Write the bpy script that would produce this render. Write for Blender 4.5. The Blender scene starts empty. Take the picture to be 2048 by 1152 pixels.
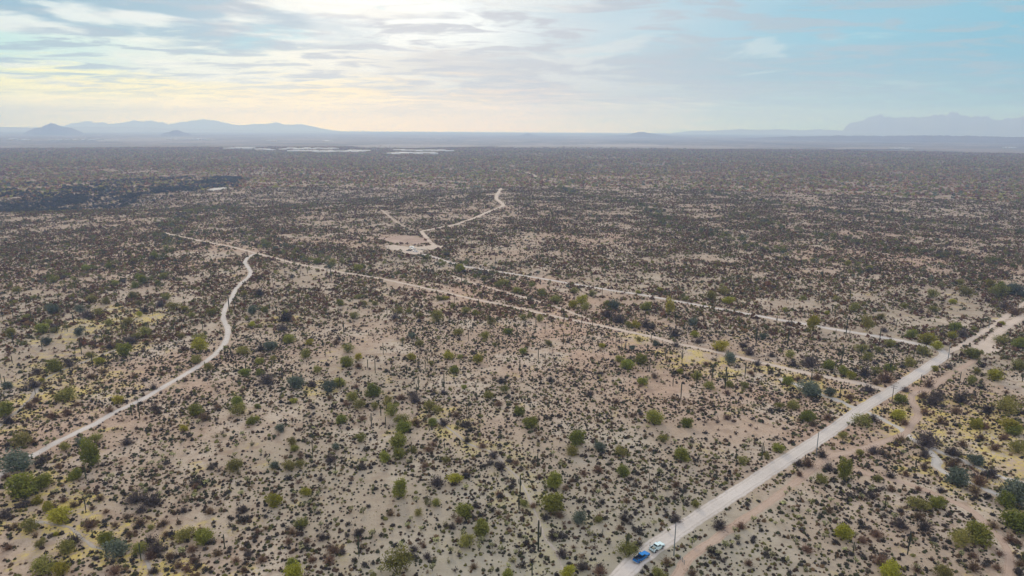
import bpy, bmesh, math, random
import numpy as np
from mathutils import Vector, Matrix

rng = np.random.default_rng(7)
random.seed(7)
scene = bpy.context.scene
COL = scene.collection
R = math.radians

# ------------------------------------------------------------------ camera
CAM_H, PITCH, ROLL, FPX = 122.0, R(13.10), 0.0060, 1365.0
_f = np.array([0, math.cos(PITCH), -math.sin(PITCH)])
_r0 = np.array([1.0, 0, 0]); _u0 = np.array([0, math.sin(PITCH), math.cos(PITCH)])
CR = _r0 * math.cos(ROLL) + _u0 * math.sin(ROLL)
CU = -_r0 * math.sin(ROLL) + _u0 * math.cos(ROLL)
CF = _f
CP = np.array([0, 0, CAM_H])
cam = bpy.data.cameras.new('camera'); cam.lens = 24.0; cam.sensor_width = 36.0
cam.clip_start = 0.5; cam.clip_end = 200000
cam_o = bpy.data.objects.new('camera', cam); COL.objects.link(cam_o)
cam_o.matrix_world = Matrix(((CR[0], CU[0], -CF[0], 0), (CR[1], CU[1], -CF[1], 0), (CR[2], CU[2], -CF[2], CAM_H), (0, 0, 0, 1)))
scene.camera = cam_o
scene.view_settings.view_transform = 'Standard'
scene.view_settings.look = 'None'
scene.view_settings.exposure = 0.26
scene.view_settings.gamma = 1.0
scene.render.engine = 'CYCLES'
scene.cycles.volume_bounces = 1
scene.cycles.max_bounces = 6
scene.cycles.diffuse_bounces = 2
scene.cycles.use_denoising = True

# ------------------------------------------------------------------ sun and sky
SUN_EL, SUN_AZ = R(22), R(-14)          # azimuth measured from +Y towards +X
sl = bpy.data.lights.new('sun', 'SUN'); sl.energy = 1.35; sl.angle = R(8); sl.color = (1.0, 0.86, 0.66)
so = bpy.data.objects.new('sun', sl); COL.objects.link(so)
sd = Vector((math.sin(SUN_AZ) * math.cos(SUN_EL), math.cos(SUN_AZ) * math.cos(SUN_EL), math.sin(SUN_EL)))
so.rotation_euler = sd.to_track_quat('Z', 'Y').to_euler()
so.location = (0, 0, 400)

world = bpy.data.worlds.new('World'); scene.world = world; world.use_nodes = True
wt = world.node_tree; wt.nodes.clear()
class NT:
    """small helper that wires nodes"""
    def __init__(self, t): self.t = t
    def n(self, typ, **kw):
        o = self.t.nodes.new(typ)
        for k, v in kw.items(): setattr(o, k, v)
        return o
    def inp(self, sock, v):
        if v is None: return
        if hasattr(v, 'is_output') or isinstance(v, bpy.types.NodeSocket): self.t.links.new(v, sock)
        else: sock.default_value = v
    def math(self, op, a, b=None, c=None, clamp=False):
        o = self.n('ShaderNodeMath', operation=op, use_clamp=clamp)
        self.inp(o.inputs[0], a); self.inp(o.inputs[1], b); self.inp(o.inputs[2], c)
        return o.outputs[0]
    def map(self, v, a, b, c=0.0, d=1.0, smooth=True):
        o = self.n('ShaderNodeMapRange', interpolation_type='SMOOTHSTEP' if smooth else 'LINEAR')
        self.inp(o.inputs[0], v)
        for i, q in enumerate((a, b, c, d)): self.inp(o.inputs[1 + i], q)
        return o.outputs[0]
    def mix(self, f, a, b, blend='MIX'):
        o = self.n('ShaderNodeMix', data_type='RGBA', blend_type=blend)
        self.inp(o.inputs[0], f)
        self.inp(o.inputs[6], a if not isinstance(a, tuple) else (*a, 1)[:4]); self.inp(o.inputs[7], b if not isinstance(b, tuple) else (*b, 1)[:4])
        return o.outputs[2]
    def noise(self, vec, scale, detail=4, rough=0.55, dist=0.0):
        o = self.n('ShaderNodeTexNoise')
        self.inp(o.inputs['Vector'], vec); o.inputs['Scale'].default_value = scale
        o.inputs['Detail'].default_value = detail; o.inputs['Roughness'].default_value = rough
        o.inputs['Distortion'].default_value = dist
        return o.outputs[0]
    def ramp(self, f, stops):
        o = self.n('ShaderNodeValToRGB'); cr = o.color_ramp
        while len(cr.elements) < len(stops): cr.elements.new(0.5)
        for e, (p, c) in zip(cr.elements, stops): e.position = p; e.color = (*c, 1)[:4]
        self.inp(o.inputs[0], f)
        return o.outputs[0]
    def comb(self, x, y, z):
        o = self.n('ShaderNodeCombineXYZ')
        for i, q in enumerate((x, y, z)): self.inp(o.inputs[i], q)
        return o.outputs[0]

W = NT(wt)
tc = W.n('ShaderNodeTexCoord'); sep = W.n('ShaderNodeSeparateXYZ'); wt.links.new(tc.outputs['Generated'], sep.inputs[0])
dx, dy, dz = sep.outputs
az = W.math('ARCTAN2', dx, dy)                       # 0 = ahead
el = W.math('ARCSINE', dz)
DEG = 57.29578
azd = W.math('MULTIPLY', az, DEG); eld = W.math('MULTIPLY', el, DEG)
# cloud field: a layer seen in perspective, stretched along the horizon
inv = W.math('DIVIDE', 1.0, W.math('ADD', W.math('MAXIMUM', dz, 0.0), 0.055))
px_, py_ = W.math('MULTIPLY', dx, inv), W.math('MULTIPLY', dy, inv)
cv = W.comb(px_, W.math('MULTIPLY', py_, 0.8), 0.0)
cn1 = W.noise(cv, 0.55, 6, 0.55, 0.3)
cn2 = W.noise(W.comb(px_, W.math('MULTIPLY', py_, 1.5), 0.0), 1.7, 8, 0.62, 0.5)
cn3 = W.noise(W.comb(W.math('ADD', px_, 7.3), W.math('MULTIPLY', py_, 0.8), 3.1), 0.8, 6, 0.55, 0.4)
s1 = W.math('SUBTRACT', cn1, 0.5); s2 = W.math('SUBTRACT', cn2, 0.5); s3 = W.math('SUBTRACT', cn3, 0.5)
warp = W.math('ADD', W.math('MULTIPLY', s1, 5.0), W.math('MULTIPLY', s2, 4.2))
elw = W.math('ADD', eld, W.math('MULTIPLY', warp, W.map(eld, 0.5, 5.0, 0.08, 1.0)))
azw = W.math('ADD', azd, W.math('MULTIPLY', s3, 22.0))
u = W.map(azw, -40.0, 40.0, 0.0, 1.0, smooth=False)
low = W.ramp(u, [(0.0, (2.6, 2.5, .8)), (.25, (4.4, 3.3, .6)), (.5, (3.2, 2.3, 1.3)), (.72, (1.3, 1.6, 1.35)), (1.0, (.4, 1.4, 1.6))])
yel = W.ramp(u, [(0.0, (1.25, 1.2, .25)), (.28, (1.5, 1.15, .25)), (.5, (.92, .70, .52)), (.75, (.38, .54, .57)), (1.0, (.12, .46, .60))])
mid = W.ramp(u, [(0.0, (.42, .78, .76)), (.16, (.80, .88, .82)), (.30, (.98, .94, .84)), (.43, (.64, .60, .58)), (.56, (.48, .48, .51)), (.75, (.28, .47, .57)), (1.0, (.09, .46, .66))])
high = W.ramp(u, [(0.0, (.16, .36, .48)), (.17, (.20, .38, .49)), (.29, (.34, .44, .53)), (.36, (.95, .97, .99)), (.45, (.92, .95, .98)), (.53, (.58, .66, .72)), (.75, (.26, .52, .66)), (1.0, (.10, .47, .66))])
sky = W.mix(W.map(elw, 0.3, 2.6), low, yel)
sky = W.mix(W.map(elw, 2.3, 4.4), sky, mid)
sky = W.mix(W.map(elw, 5.2, 6.6), sky, high)
# lilac-grey cloud bodies and white openings
grey = W.ramp(u, [(0.0, (.22, .38, .46)), (.35, (.44, .44, .49)), (.55, (.47, .47, .50)), (1.0, (.28, .46, .55))])
gm = W.math('MULTIPLY', W.map(cn2, 0.47, 0.60), W.map(eld, 1.5, 4.0, 0.1, 0.85))
sky = W.mix(gm, sky, grey)
wm = W.math('MULTIPLY', W.map(cn3, 0.52, 0.62), W.map(eld, 1.5, 4.0, 0.0, 0.7))
sky = W.mix(wm, sky, W.ramp(u, [(0.0, (.95, 1.0, .95)), (.4, (1.05, 1.03, .98)), (.6, (.74, .75, .76)), (1.0, (.42, .66, .74))]))
bm_ = W.math('MULTIPLY', W.map(cn1, 0.56, 0.68), W.map(eld, 4.0, 7.0, 0.0, 0.75))
sky = W.mix(bm_, sky, (.16, .56, .72))
# overhead and behind: plain broken overcast
over = W.mix(W.map(cn1, 0.4, 0.62), (.82, .85, .92), (1.03, 1.02, .99))
behind = W.map(W.math('ABSOLUTE', azd), 55.0, 110.0)
sky = W.mix(W.math('MAXIMUM', W.map(eld, 11.0, 24.0), behind), sky, over)
# air below the horizon line only ever lights the haze from far away
sky = W.mix(W.map(eld, -3.0, -0.4, 1.0, 0.0), sky, (.30, .32, .38))
nish = W.n('ShaderNodeTexSky', sky_type='NISHITA', sun_disc=False)
nish.sun_elevation = SUN_EL; nish.sun_rotation = SUN_AZ
STR = 0.1
sky10 = W.n('ShaderNodeVectorMath', operation='SCALE'); wt.links.new(sky, sky10.inputs[0]); sky10.inputs['Scale'].default_value = 0.92 / STR
fin = W.mix(0.93, nish.outputs[0], sky10.outputs[0])
bg = W.n('ShaderNodeBackground'); wt.links.new(fin, bg.inputs[0]); bg.inputs[1].default_value = STR
wo = W.n('ShaderNodeOutputWorld'); wt.links.new(bg.outputs[0], wo.inputs[0])

# ------------------------------------------------------------------ helpers
def vnoise(x, y, s=0):
    x = np.asarray(x, float); y = np.asarray(y, float)
    xi, yi = np.floor(x), np.floor(y); fx, fy = x - xi, y - yi
    fx = fx * fx * (3 - 2 * fx); fy = fy * fy * (3 - 2 * fy)
    def h(a, b):
        v = np.sin(a * 127.1 + b * 311.7 + s * 74.7) * 43758.5453
        return (v - np.floor(v)) * 2 - 1
    return (h(xi, yi) * (1 - fx) + h(xi + 1, yi) * fx) * (1 - fy) + (h(xi, yi + 1) * (1 - fx) + h(xi + 1, yi + 1) * fx) * fy

def sstep(a, b, v):
    t = np.clip((v - a) / (b - a), 0, 1); return t * t * (3 - 2 * t)

def flat_at(px, py):
    px = np.asarray(px, float); py = np.asarray(py, float)
    a = (px - 1024) / FPX; b = (576 - py) / FPX
    d = a[..., None] * CR + b[..., None] * CU + CF
    return d

VALLEY = [(-900, 1100), (-560, 1160), (-330, 1260), (-200, 1420), (-120, 1600)]
def seg_dist(x, y, pts):
    x = np.asarray(x, float); y = np.asarray(y, float)
    best = np.full(x.shape, 1e9)
    for (ax, ay), (bx, by) in zip(pts[:-1], pts[1:]):
        vx, vy = bx - ax, by - ay; L = vx * vx + vy * vy + 1e-9
        t = np.clip(((x - ax) * vx + (y - ay) * vy) / L, 0, 1)
        best = np.minimum(best, np.hypot(x - ax - t * vx, y - ay - t * vy))
    return best

def H(x, y):
    x = np.asarray(x, float); y = np.asarray(y, float)
    r = np.hypot(x, y)
    z = 0.7 * vnoise(x / 140, y / 140, 1)
    z = z + sstep(500, 1600, r) * (3.0 * vnoise(x / 420, y / 300, 2)) + sstep(1800, 4500, r) * 5.0 * vnoise(x / 1300, y / 700, 3)
    z = z * (1 - sstep(9000, 20000, r))
    v = seg_dist(x, y, VALLEY)
    z = z - 9.0 * np.exp(-(v / 110.0) ** 2)
    return z

def ground(px, py):
    """the point of the terrain that the photo shows at source pixel (px, py)"""
    d = flat_at(px, py)
    z = np.zeros(d.shape[:-1])
    for _ in range(6):
        t = np.minimum((z - CAM_H) / np.minimum(d[..., 2], -1e-4), 60000)
        p = CP + d * t[..., None]
        z = H(p[..., 0], p[..., 1])
    p[..., 2] = z
    return p

def project(p):
    q = np.asarray(p, float) - CP
    w = q @ CF
    return 1024 + FPX * (q @ CR) / w, 576 - FPX * (q @ CU) / w, w

def tag(o, label=None, cat=None, group=None, kind=None):
    if label: o['label'] = label
    if cat: o['category'] = cat
    if group: o['group'] = group
    if kind: o['kind'] = kind
    return o

def link(name, data, parent=None, loc=None):
    o = bpy.data.objects.new(name, data); COL.objects.link(o)
    if parent: o.parent = parent
    if loc is not None: o.location = loc
    return o

def mesh_np(name, V, F, mats, tint=None, smooth=False, midx=None, attrs=None):
    V = np.ascontiguousarray(V, np.float32); F = np.ascontiguousarray(F, np.int32); k = F.shape[1]
    me = bpy.data.meshes.new(name)
    me.vertices.add(len(V)); me.vertices.foreach_set('co', V.ravel())
    me.loops.add(F.size); me.loops.foreach_set('vertex_index', F.ravel())
    me.polygons.add(len(F)); me.polygons.foreach_set('loop_start', np.arange(0, F.size, k, dtype=np.int32))
    for m in (mats if isinstance(mats, (list, tuple)) else [mats]): me.materials.append(m)
    if midx is not None: me.polygons.foreach_set('material_index', np.ascontiguousarray(midx, np.int32))
    if smooth: me.polygons.foreach_set('use_smooth', np.ones(len(F), bool))
    if tint is not None:
        a = me.attributes.new('tint', 'FLOAT_COLOR', 'FACE')
        c = np.ones((len(F), 4), np.float32); c[:, :3] = tint; a.data.foreach_set('color', c.ravel())
    for nm, v in (attrs or {}).items():
        a = me.attributes.new(nm, 'FLOAT', 'POINT'); a.data.foreach_set('value', np.ascontiguousarray(v, np.float32))
    me.update(calc_edges=True)
    return me

def scatter(templates, pick, pos, scl, rot, tint):
    """one big mesh of many transformed templates"""
    Vs, Fs, Ts, off = [], [], [], 0
    for i, (tv, tf) in enumerate(templates):
        m = pick == i
        if not m.any(): continue
        p, s, r, c = pos[m], scl[m], rot[m], tint[m]
        ca, sa = np.cos(r)[:, None], np.sin(r)[:, None]
        x = tv[None, :, 0] * s[:, None, 0]; y = tv[None, :, 1] * s[:, None, 1]; z = tv[None, :, 2] * s[:, None, 2]
        V = np.stack([x * ca - y * sa + p[:, None, 0], x * sa + y * ca + p[:, None, 1], z + p[:, None, 2]], -1)
        n = len(p)
        F = tf[None] + (np.arange(n) * len(tv))[:, None, None] + off
        Vs.append(V.reshape(-1, 3)); Fs.append(F.reshape(-1, tf.shape[1])); Ts.append(np.repeat(c, len(tf), 0)); off += n * len(tv)
    return np.concatenate(Vs), np.concatenate(Fs), np.concatenate(Ts)

# ------------------------------------------------------------------ materials
def new_mat(name, rough=0.9):
    m = bpy.data.materials.new(name); m.use_nodes = True
    t = NT(m.node_tree); b = m.node_tree.nodes['Principled BSDF']
    b.inputs['Roughness'].default_value = rough
    b.inputs['Specular IOR Level'].default_value = 0.25
    return m, t, b

def plain(name, col, rough=0.6, metal=0.0, spec=0.4, scale=4.0, amount=0.12, coat=0.0):
    m, t, b = new_mat(name, rough)
    tcd = t.n('ShaderNodeTexCoord').outputs['Object']
    nz = t.noise(tcd, scale, 4, 0.6)
    c = t.mix(nz, tuple(x * (1 - amount) for x in col), tuple(min(1, x * (1 + amount)) for x in col))
    t.inp(b.inputs['Base Color'], c)
    b.inputs['Metallic'].default_value = metal; b.inputs['Specular IOR Level'].default_value = spec
    b.inputs['Coat Weight'].default_value = coat
    return m

def foliage(name, c1, c2, use_tint=False, rough=0.85, scale=1.5, trans=0.3):
    """leaf colour: two shades by noise, and a shift of hue and value for each plant"""
    m, t, b = new_mat(name, rough)
    if use_tint:
        a = t.n('ShaderNodeAttribute', attribute_name='tint')
        pos = t.n('ShaderNodeNewGeometry').outputs['Position']
        nz = t.noise(pos, 1.2, 2)
        o = t.n('ShaderNodeVectorMath', operation='SCALE'); t.inp(o.inputs[0], a.outputs['Color']); t.inp(o.inputs['Scale'], t.map(nz, 0.3, 0.7, 0.75, 1.25))
        col = o.outputs[0]
    else:
        oi = t.n('ShaderNodeObjectInfo')
        nz = t.noise(t.n('ShaderNodeTexCoord').outputs['Object'], scale * 3, 3)
        col = t.mix(t.map(nz, 0.35, 0.65), c1, c2)
        hsv = t.n('ShaderNodeHueSaturation')
        t.inp(hsv.inputs['Hue'], t.map(oi.outputs['Random'], 0, 1, 0.485, 0.515, False))
        rnd = t.math('FRACT', t.math('MULTIPLY', oi.outputs['Random'], 17.31))
        t.inp(hsv.inputs['Value'], t.map(rnd, 0, 1, 0.72, 1.25, False))
        t.inp(hsv.inputs['Color'], col); col = hsv.outputs[0]
    t.inp(b.inputs['Base Color'], col)
    tl = t.n('ShaderNodeBsdfTranslucent'); t.inp(tl.inputs['Color'], col)
    ms = t.n('ShaderNodeMixShader'); ms.inputs[0].default_value = trans
    out = m.node_tree.nodes['Material Output']
    m.node_tree.links.new(b.outputs[0], ms.inputs[1]); m.node_tree.links.new(tl.outputs[0], ms.inputs[2]); m.node_tree.links.new(ms.outputs[0], out.inputs['Surface'])
    return m

M_green = foliage('green_leaf', (.16, .18, .03), (.27, .275, .045))
M_yellow = foliage('yellow_green_leaf', (.25, .235, .022), (.37, .34, .04))
M_olive = foliage('olive_leaf', (.18, .175, .042), (.29, .265, .07))
M_grey = foliage('grey_green_leaf', (.09, .115, .08), (.16, .185, .14))
M_dry = foliage('dry_twig', (.14, .085, .055), (.24, .16, .105))
M_purple = foliage('bare_twig', (.075, .06, .06), (.13, .105, .10))
M_scrub = foliage('dark_scrub', (.050, .045, .043), (.095, .082, .075))
M_tint = foliage('mixed_foliage', None, None, use_tint=True)
M_bark = foliage('bark', (.075, .07, .04), (.13, .11, .07))
M_sag = foliage('saguaro_skin', (.05, .062, .038), (.085, .095, .06))
M_cholla_d = foliage('cholla_wood', (.045, .04, .035), (.08, .07, .055))
M_cholla_l = foliage('cholla_spines', (.44, .43, .20), (.62, .60, .34))

# ground: sand, gravel and dry grass, all from world position
def ground_mat():
    m, t, b = new_mat('desert_ground', 0.95)
    b.inputs['Specular IOR Level'].default_value = 0.1
    P = t.n('ShaderNodeNewGeometry').outputs['Position']
    n_big = t.noise(P, 0.0035, 3, 0.5); n_mid = t.noise(P, 0.022, 4, 0.6); n_sm = t.noise(P, 0.16, 4, 0.65); n_fine = t.noise(P, 1.1, 4, 0.7)
    n_far = t.noise(P, 0.0009, 4, 0.55)
    sand = t.mix(t.map(n_big, 0.38, 0.62), (.36, .30, .235), (.46, .315, .24))
    sand = t.mix(t.map(n_mid, 0.44, 0.68), sand, (.50, .42, .345))
    sand = t.mix(t.math('MULTIPLY', t.map(n_sm, 0.44, 0.66), 0.65), sand, (.27, .185, .135))
    sand = t.mix(t.math('MULTIPLY', t.map(n_fine, 0.48, 0.70), 0.6), sand, (.19, .15, .125))
    g = t.n('ShaderNodeAttribute', attribute_name='grass').outputs['Fac']
    gp = t.noise(P, 0.075, 4, 0.65)
    gm = t.math('MULTIPLY', t.map(t.math('ADD', gp, t.math('MULTIPLY', g, 0.24)), 0.57, 0.75), t.map(t.math('ADD', t.math('MULTIPLY', n_fine, .5), t.math('MULTIPLY', n_sm, .5)), 0.45, 0.56, 0.0, 1.0))
    sand = t.mix(gm, sand, t.mix(t.map(n_sm, .35, .65), (.62, .49, .10), (.52, .41, .15)))
    f = t.n('ShaderNodeAttribute', attribute_name='cool').outputs['Fac']
    sand = t.mix(f, sand, t.mix(n_mid, (.27, .258, .205), (.345, .325, .275)))
    far = t.n('ShaderNodeAttribute', attribute_name='far').outputs['Fac']
    far_c = t.mix(t.map(n_far, 0.40, 0.62), (.20, .135, .095), (.29, .205, .15))
    far_c = t.mix(t.map(n_big, 0.40, 0.70), far_c, (.13, .135, .10))
    sand = t.mix(far, sand, far_c)
    pl = t.n('ShaderNodeAttribute', attribute_name='plain').outputs['Fac']
    st = t.noise(t.n('ShaderNodeMapping').outputs[0], 1.0)
    mp = t.t.nodes[-2]
    mp.inputs['Scale'].default_value = (0.0011, 0.00022, 1); t.inp(mp.inputs['Vector'], P)
    st = t.noise(mp.outputs[0], 1.0, 5, 0.65)
    pc = t.ramp(st, [(.30, (.10, .10, .10)), (.48, (.17, .16, .15)), (.60, (.26, .22, .20)), (.75, (.36, .31, .27))])
    sand = t.mix(pl, sand, pc)
    t.inp(b.inputs['Base Color'], sand)
    bp = t.n('ShaderNodeBump'); bp.inputs['Strength'].default_value = 0.5; bp.inputs['Distance'].default_value = 0.25
    t.inp(bp.inputs['Height'], t.noise(P, 0.9, 5, 0.7)); t.inp(b.inputs['Normal'], bp.outputs[0])
    return m

def dirt_mat(name, c1, c2, dark, streak=0.5):
    m, t, b = new_mat(name, 0.95)
    b.inputs['Specular IOR Level'].default_value = 0.1
    P = t.n('ShaderNodeNewGeometry').outputs['Position']
    n1 = t.noise(P, 0.05, 4, 0.6); n2 = t.noise(P, 0.9, 4, 0.7)
    c = t.mix(t.map(n1, 0.35, 0.65), c1, c2)
    c = t.mix(t.math('MULTIPLY', t.map(n2, 0.5, 0.75), 0.5), c, dark)
    w = t.n('ShaderNodeAttribute', attribute_name='across').outputs['Fac']       # -1 .. 1 across the road
    a = t.math('ABSOLUTE', w)
    tr = t.math('ABSOLUTE', t.math('SUBTRACT', t.math('ABSOLUTE', t.math('SUBTRACT', a, 0.1)), 0.32))
    trk = t.math('MULTIPLY', t.map(tr, 0.03, 0.20, 1.0, 0.0), t.map(n1, 0.3, 0.6, 0.3, 1.0))
    c = t.mix(t.math('MULTIPLY', trk, streak), c, tuple(min(1, q * 1.18) for q in c1))
    rt_ = t.math('ABSOLUTE', t.math('SUBTRACT', t.math('ABSOLUTE', t.math('ADD', a, t.math('MULTIPLY', t.math('SUBTRACT', n1, .5), .25))), .58))
    c = t.mix(t.math('MULTIPLY', t.map(rt_, .02, .12, .5, 0.0), t.map(n2, .3, .6)), c, dark)
    edge = t.map(t.math('ADD', a, t.math('MULTIPLY', t.math('SUBTRACT', n2, 0.5), 0.6)), 0.72, 1.0)
    c = t.mix(t.math('MULTIPLY', edge, 0.55), c, dark)
    t.inp(b.inputs['Base Color'], c)
    return m

M_ground = ground_mat()
M_road = dirt_mat('pale_dirt', (.50, .455, .43), (.57, .52, .495), (.36, .305, .27))
M_track = dirt_mat('pink_dirt', (.50, .415, .355), (.56, .465, .40), (.36, .28, .23))
M_red = dirt_mat('red_dirt', (.40, .295, .235), (.45, .345, .285), (.27, .185, .135))
M_dull = dirt_mat('dull_sand', (.35, .305, .265), (.43, .385, .345), (.24, .195, .165), 0.1)
M_bank = dirt_mat('bank_dirt', (.36, .26, .215), (.46, .345, .29), (.24, .155, .125))
M_wash = dirt_mat('grey_sand', (.45, .415, .385), (.57, .53, .50), (.32, .275, .24), 0.1)

# ------------------------------------------------------------------ roads and washes (source pixels of their centre lines)
LINES = {
 'main': ([(1150, 1262), (1216, 1180), (1274, 1120), (1352, 1064), (1446, 1002), (1538, 942), (1662, 862), (1720, 820), (1780, 783), (1840, 744), (1876, 720), (1889, 711), (1886, 703), (1871, 697), (1836, 688), (1811, 683), (1756, 673), (1696, 663), (1653, 656), (1611, 648), (1561, 640), (1524, 633), (1486, 626), (1424, 615), (1374, 606), (1324, 597), (1274, 588), (1224, 581), (1196, 576), (1100, 560), (1040, 550), (980, 541), (930, 533), (900, 525), (868, 514), (845, 508)], None),
 'lower': ([(1778, 783), (1761, 778), (1726, 768), (1661, 756), (1598, 743), (1536, 728), (1474, 713), (1424, 702), (1349, 686), (1311, 675), (1249, 662), (1186, 648), (1124, 636), (1070, 624), (1012, 611), (937, 596), (887, 584), (854, 577), (760, 557), (680, 544), (600, 529), (560, 519), (510, 506), (460, 493), (432, 488), (364, 474), (330, 466)], 4.2),
 'middle': ([(905, 552), (940, 565), (1024, 588), (1080, 604), (1130, 620), (1180, 640)], 3.0),
 'trail': ([(-30, 968), (40, 925), (67, 910), (110, 886), (160, 862), (195, 845), (232, 823), (262, 810), (300, 790), (338, 767), (372, 748), (405, 727), (428, 710), (447, 690), (455, 672), (455, 655), (447, 637), (451, 615), (462, 598), (472, 578), (482, 567), (498, 553), (501, 543), (494, 531), (490, 525), (495, 516), (508, 508)], 3.6),
 'red': ([(1300, 1210), (1356, 1152), (1374, 1118), (1428, 1080), (1480, 1044), (1538, 1005), (1576, 976), (1611, 949), (1641, 925), (1661, 912), (1698, 905), (1736, 894), (1786, 876), (1812, 866), (1820, 852), (1835, 833), (1833, 817), (1822, 801), (1828, 787), (1861, 776), (1886, 758), (1923, 736), (1948, 720), (1962, 704)], 3.6),
 'right': ([(1955, 706), (1975, 690), (1993, 668), (2023, 645), (2048, 633), (2110, 604), (2200, 560)], 5.5),
 'cont': ([(1888, 711), (1936, 683), (1986, 651), (2048, 608), (2150, 540)], 4.5),
 'branch': ([(1672, 918), (1711, 940), (1761, 954), (1811, 966), (1861, 984), (1911, 1006), (1946, 1024), (1976, 1051), (2003, 1081), (2018, 1114), (2016, 1152), (1985, 1215)], 2.6),
 'wash_a': ([(1560, 757), (1610, 777), (1661, 795), (1690, 807), (1722, 822)], 3.4),
 'wash_b': ([(1735, 824), (1760, 837), (1786, 851), (1806, 862), (1830, 880), (1856, 896), (1871, 919), (1881, 941), (1936, 964), (1986, 986), (2060, 1010)], 3.4),
 'wash_c': ([(1842, 884), (1881, 905), (1936, 926), (1981, 944), (2011, 956), (2060, 968)], 3.0),
 'wash_d': ([(870, 838), (909, 866), (942, 889), (987, 906), (1012, 934), (1035, 955), (1060, 1000), (1074, 1034), (1091, 1076), (1112, 1102), (1130, 1160)], 1.7),
 'wash_e': ([(60, 1040), (110, 1049), (140, 1056), (170, 1079), (195, 1096), (240, 1103)], 1.6),
 'wash_f': ([(-20, 870), (30, 825), (58, 801), (70, 786), (82, 764), (120, 742), (175, 721), (225, 702), (262, 690)], 2.0),
 'wash_g': ([(282, 1098), (288, 1114), (298, 1136), (302, 1165)], 1.7),
 'ranch_road': ([(880, 497), (868, 490), (862, 486), (852, 474), (842, 463)], 5.0),
 'ranch_far': ([(842, 463), (872, 457), (912, 449), (947, 437), (974, 425), (1006, 411), (993, 398), (994, 390), (1002, 377)], 6.0),
 'ranch_left': ([(762, 420), (794, 445), (818, 458), (842, 463)], 4.0),
 'far_trail': ([(1075, 359), (1070, 352), (1045, 343), (1015, 337), (985, 334)], 9.0),
}
WORLD = {}
for k, (pts, w) in LINES.items():
    p = ground([q[0] for q in pts], [q[1] for q in pts]); WORLD[k] = [tuple(a) for a in p[:, :2]]

def catmull(pts, step):
    P = np.array(pts); P = np.vstack([2 * P[0] - P[1], P, 2 * P[-1] - P[-2]]); out = []
    for i in range(1, len(P) - 2):
        n = max(2, int(np.hypot(*(P[i + 1] - P[i])) / step))
        for t in np.arange(n) / n:
            a, b, c, d = P[i - 1], P[i], P[i + 1], P[i + 2]
            out.append(.5 * (2 * b + (c - a) * t + (2 * a - 5 * b + 4 * c - d) * t * t + (3 * b - 3 * c + d - a) * t ** 3))
    out.append(P[-2]); return np.array(out)

LIFT = {'main': .085, 'lower': .075, 'trail': .07, 'red': .055}
def strip(name, key, width, mat, label, cat, lift, step=1.6, ragged=0.16, nacross=7):
    c = catmull(WORLD[key], step)
    d = np.gradient(c, axis=0); d /= np.hypot(d[:, 0], d[:, 1])[:, None] + 1e-9
    nrm = np.stack([-d[:, 1], d[:, 0]], 1)
    s = np.concatenate([[0], np.cumsum(np.hypot(*(np.diff(c, axis=0).T)))])
    w = width(s, c) if callable(width) else np.full(len(c), width)
    wl = w / 2 * (1 + ragged * vnoise(s / 4.0, 0 * s, 11) + ragged * .8 * vnoise(s / 1.3, 0 * s, 12))
    wr = w / 2 * (1 + ragged * vnoise(s / 4.0, 0 * s, 21) + ragged * .8 * vnoise(s / 1.3, 0 * s, 22))
    a = np.linspace(-1, 1, nacross)
    off = np.where(a[None] < 0, a[None] * wl[:, None], a[None] * wr[:, None])
    X = c[:, None, 0] + nrm[:, None, 0] * off; Y = c[:, None, 1] + nrm[:, None, 1] * off
    far = np.hypot(X, Y)
    Z = H(X, Y) + lift + sstep(400, 1500, far) * .3
    Z = np.where(np.abs(a)[None] > .99, H(X, Y) - .03, Z)
    V = np.stack([X, Y, Z], -1).reshape(-1, 3)
    n, k = len(c), nacross
    i = np.arange(n - 1)[:, None] * k + np.arange(k - 1)[None]
    F = np.stack([i, i + 1, i + k + 1, i + k], -1).reshape(-1, 4)
    me = mesh_np(name, V, F, mat, smooth=True, attrs={'across': np.tile(a, n)})
    return tag(link(name, me), label, cat, kind='structure')

def main_w(s, c):
    r = np.hypot(c[:, 0], c[:, 1])
    return 6.5 - 2.3 * sstep(425, 520, r)
strip('dirt_road', 'main', main_w, M_road, 'wide pale dirt road running from the two pickups to the bend', 'road', .085, ragged=.07)
strip('dirt_track', 'lower', lambda s, c: 4.0 + 2.0 * np.exp(-(s / 45) ** 2), M_track, 'long narrow dirt track meeting the wide road at the junction', 'road', .07)
strip('dirt_track', 'middle', 3.0, M_track, 'short bare pinkish path between the two long tracks', 'path', .05)
strip('winding_trail', 'trail', 3.6, M_road, 'pale winding dirt trail crossing the left part of the desert', 'path', .065)
strip('red_track', 'red', 3.6, M_red, 'reddish two-wheel track running beside the wide dirt road', 'path', .05)
strip('dirt_road', 'right', lambda s, c: 6 + 13 * np.exp(-((s - 14) / 16) ** 2), M_track, 'pale dirt road widening into a clearing at the right edge', 'road', .06)
strip('dirt_track', 'cont', 4.2, M_track, 'rough straight track continuing beyond the bend of the wide road', 'road', .05, ragged=.3)
strip('red_track', 'branch', 3.0, M_red, 'narrow reddish track curving down the lower right corner', 'path', .045)
WL = 'pale sandy wash '
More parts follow.
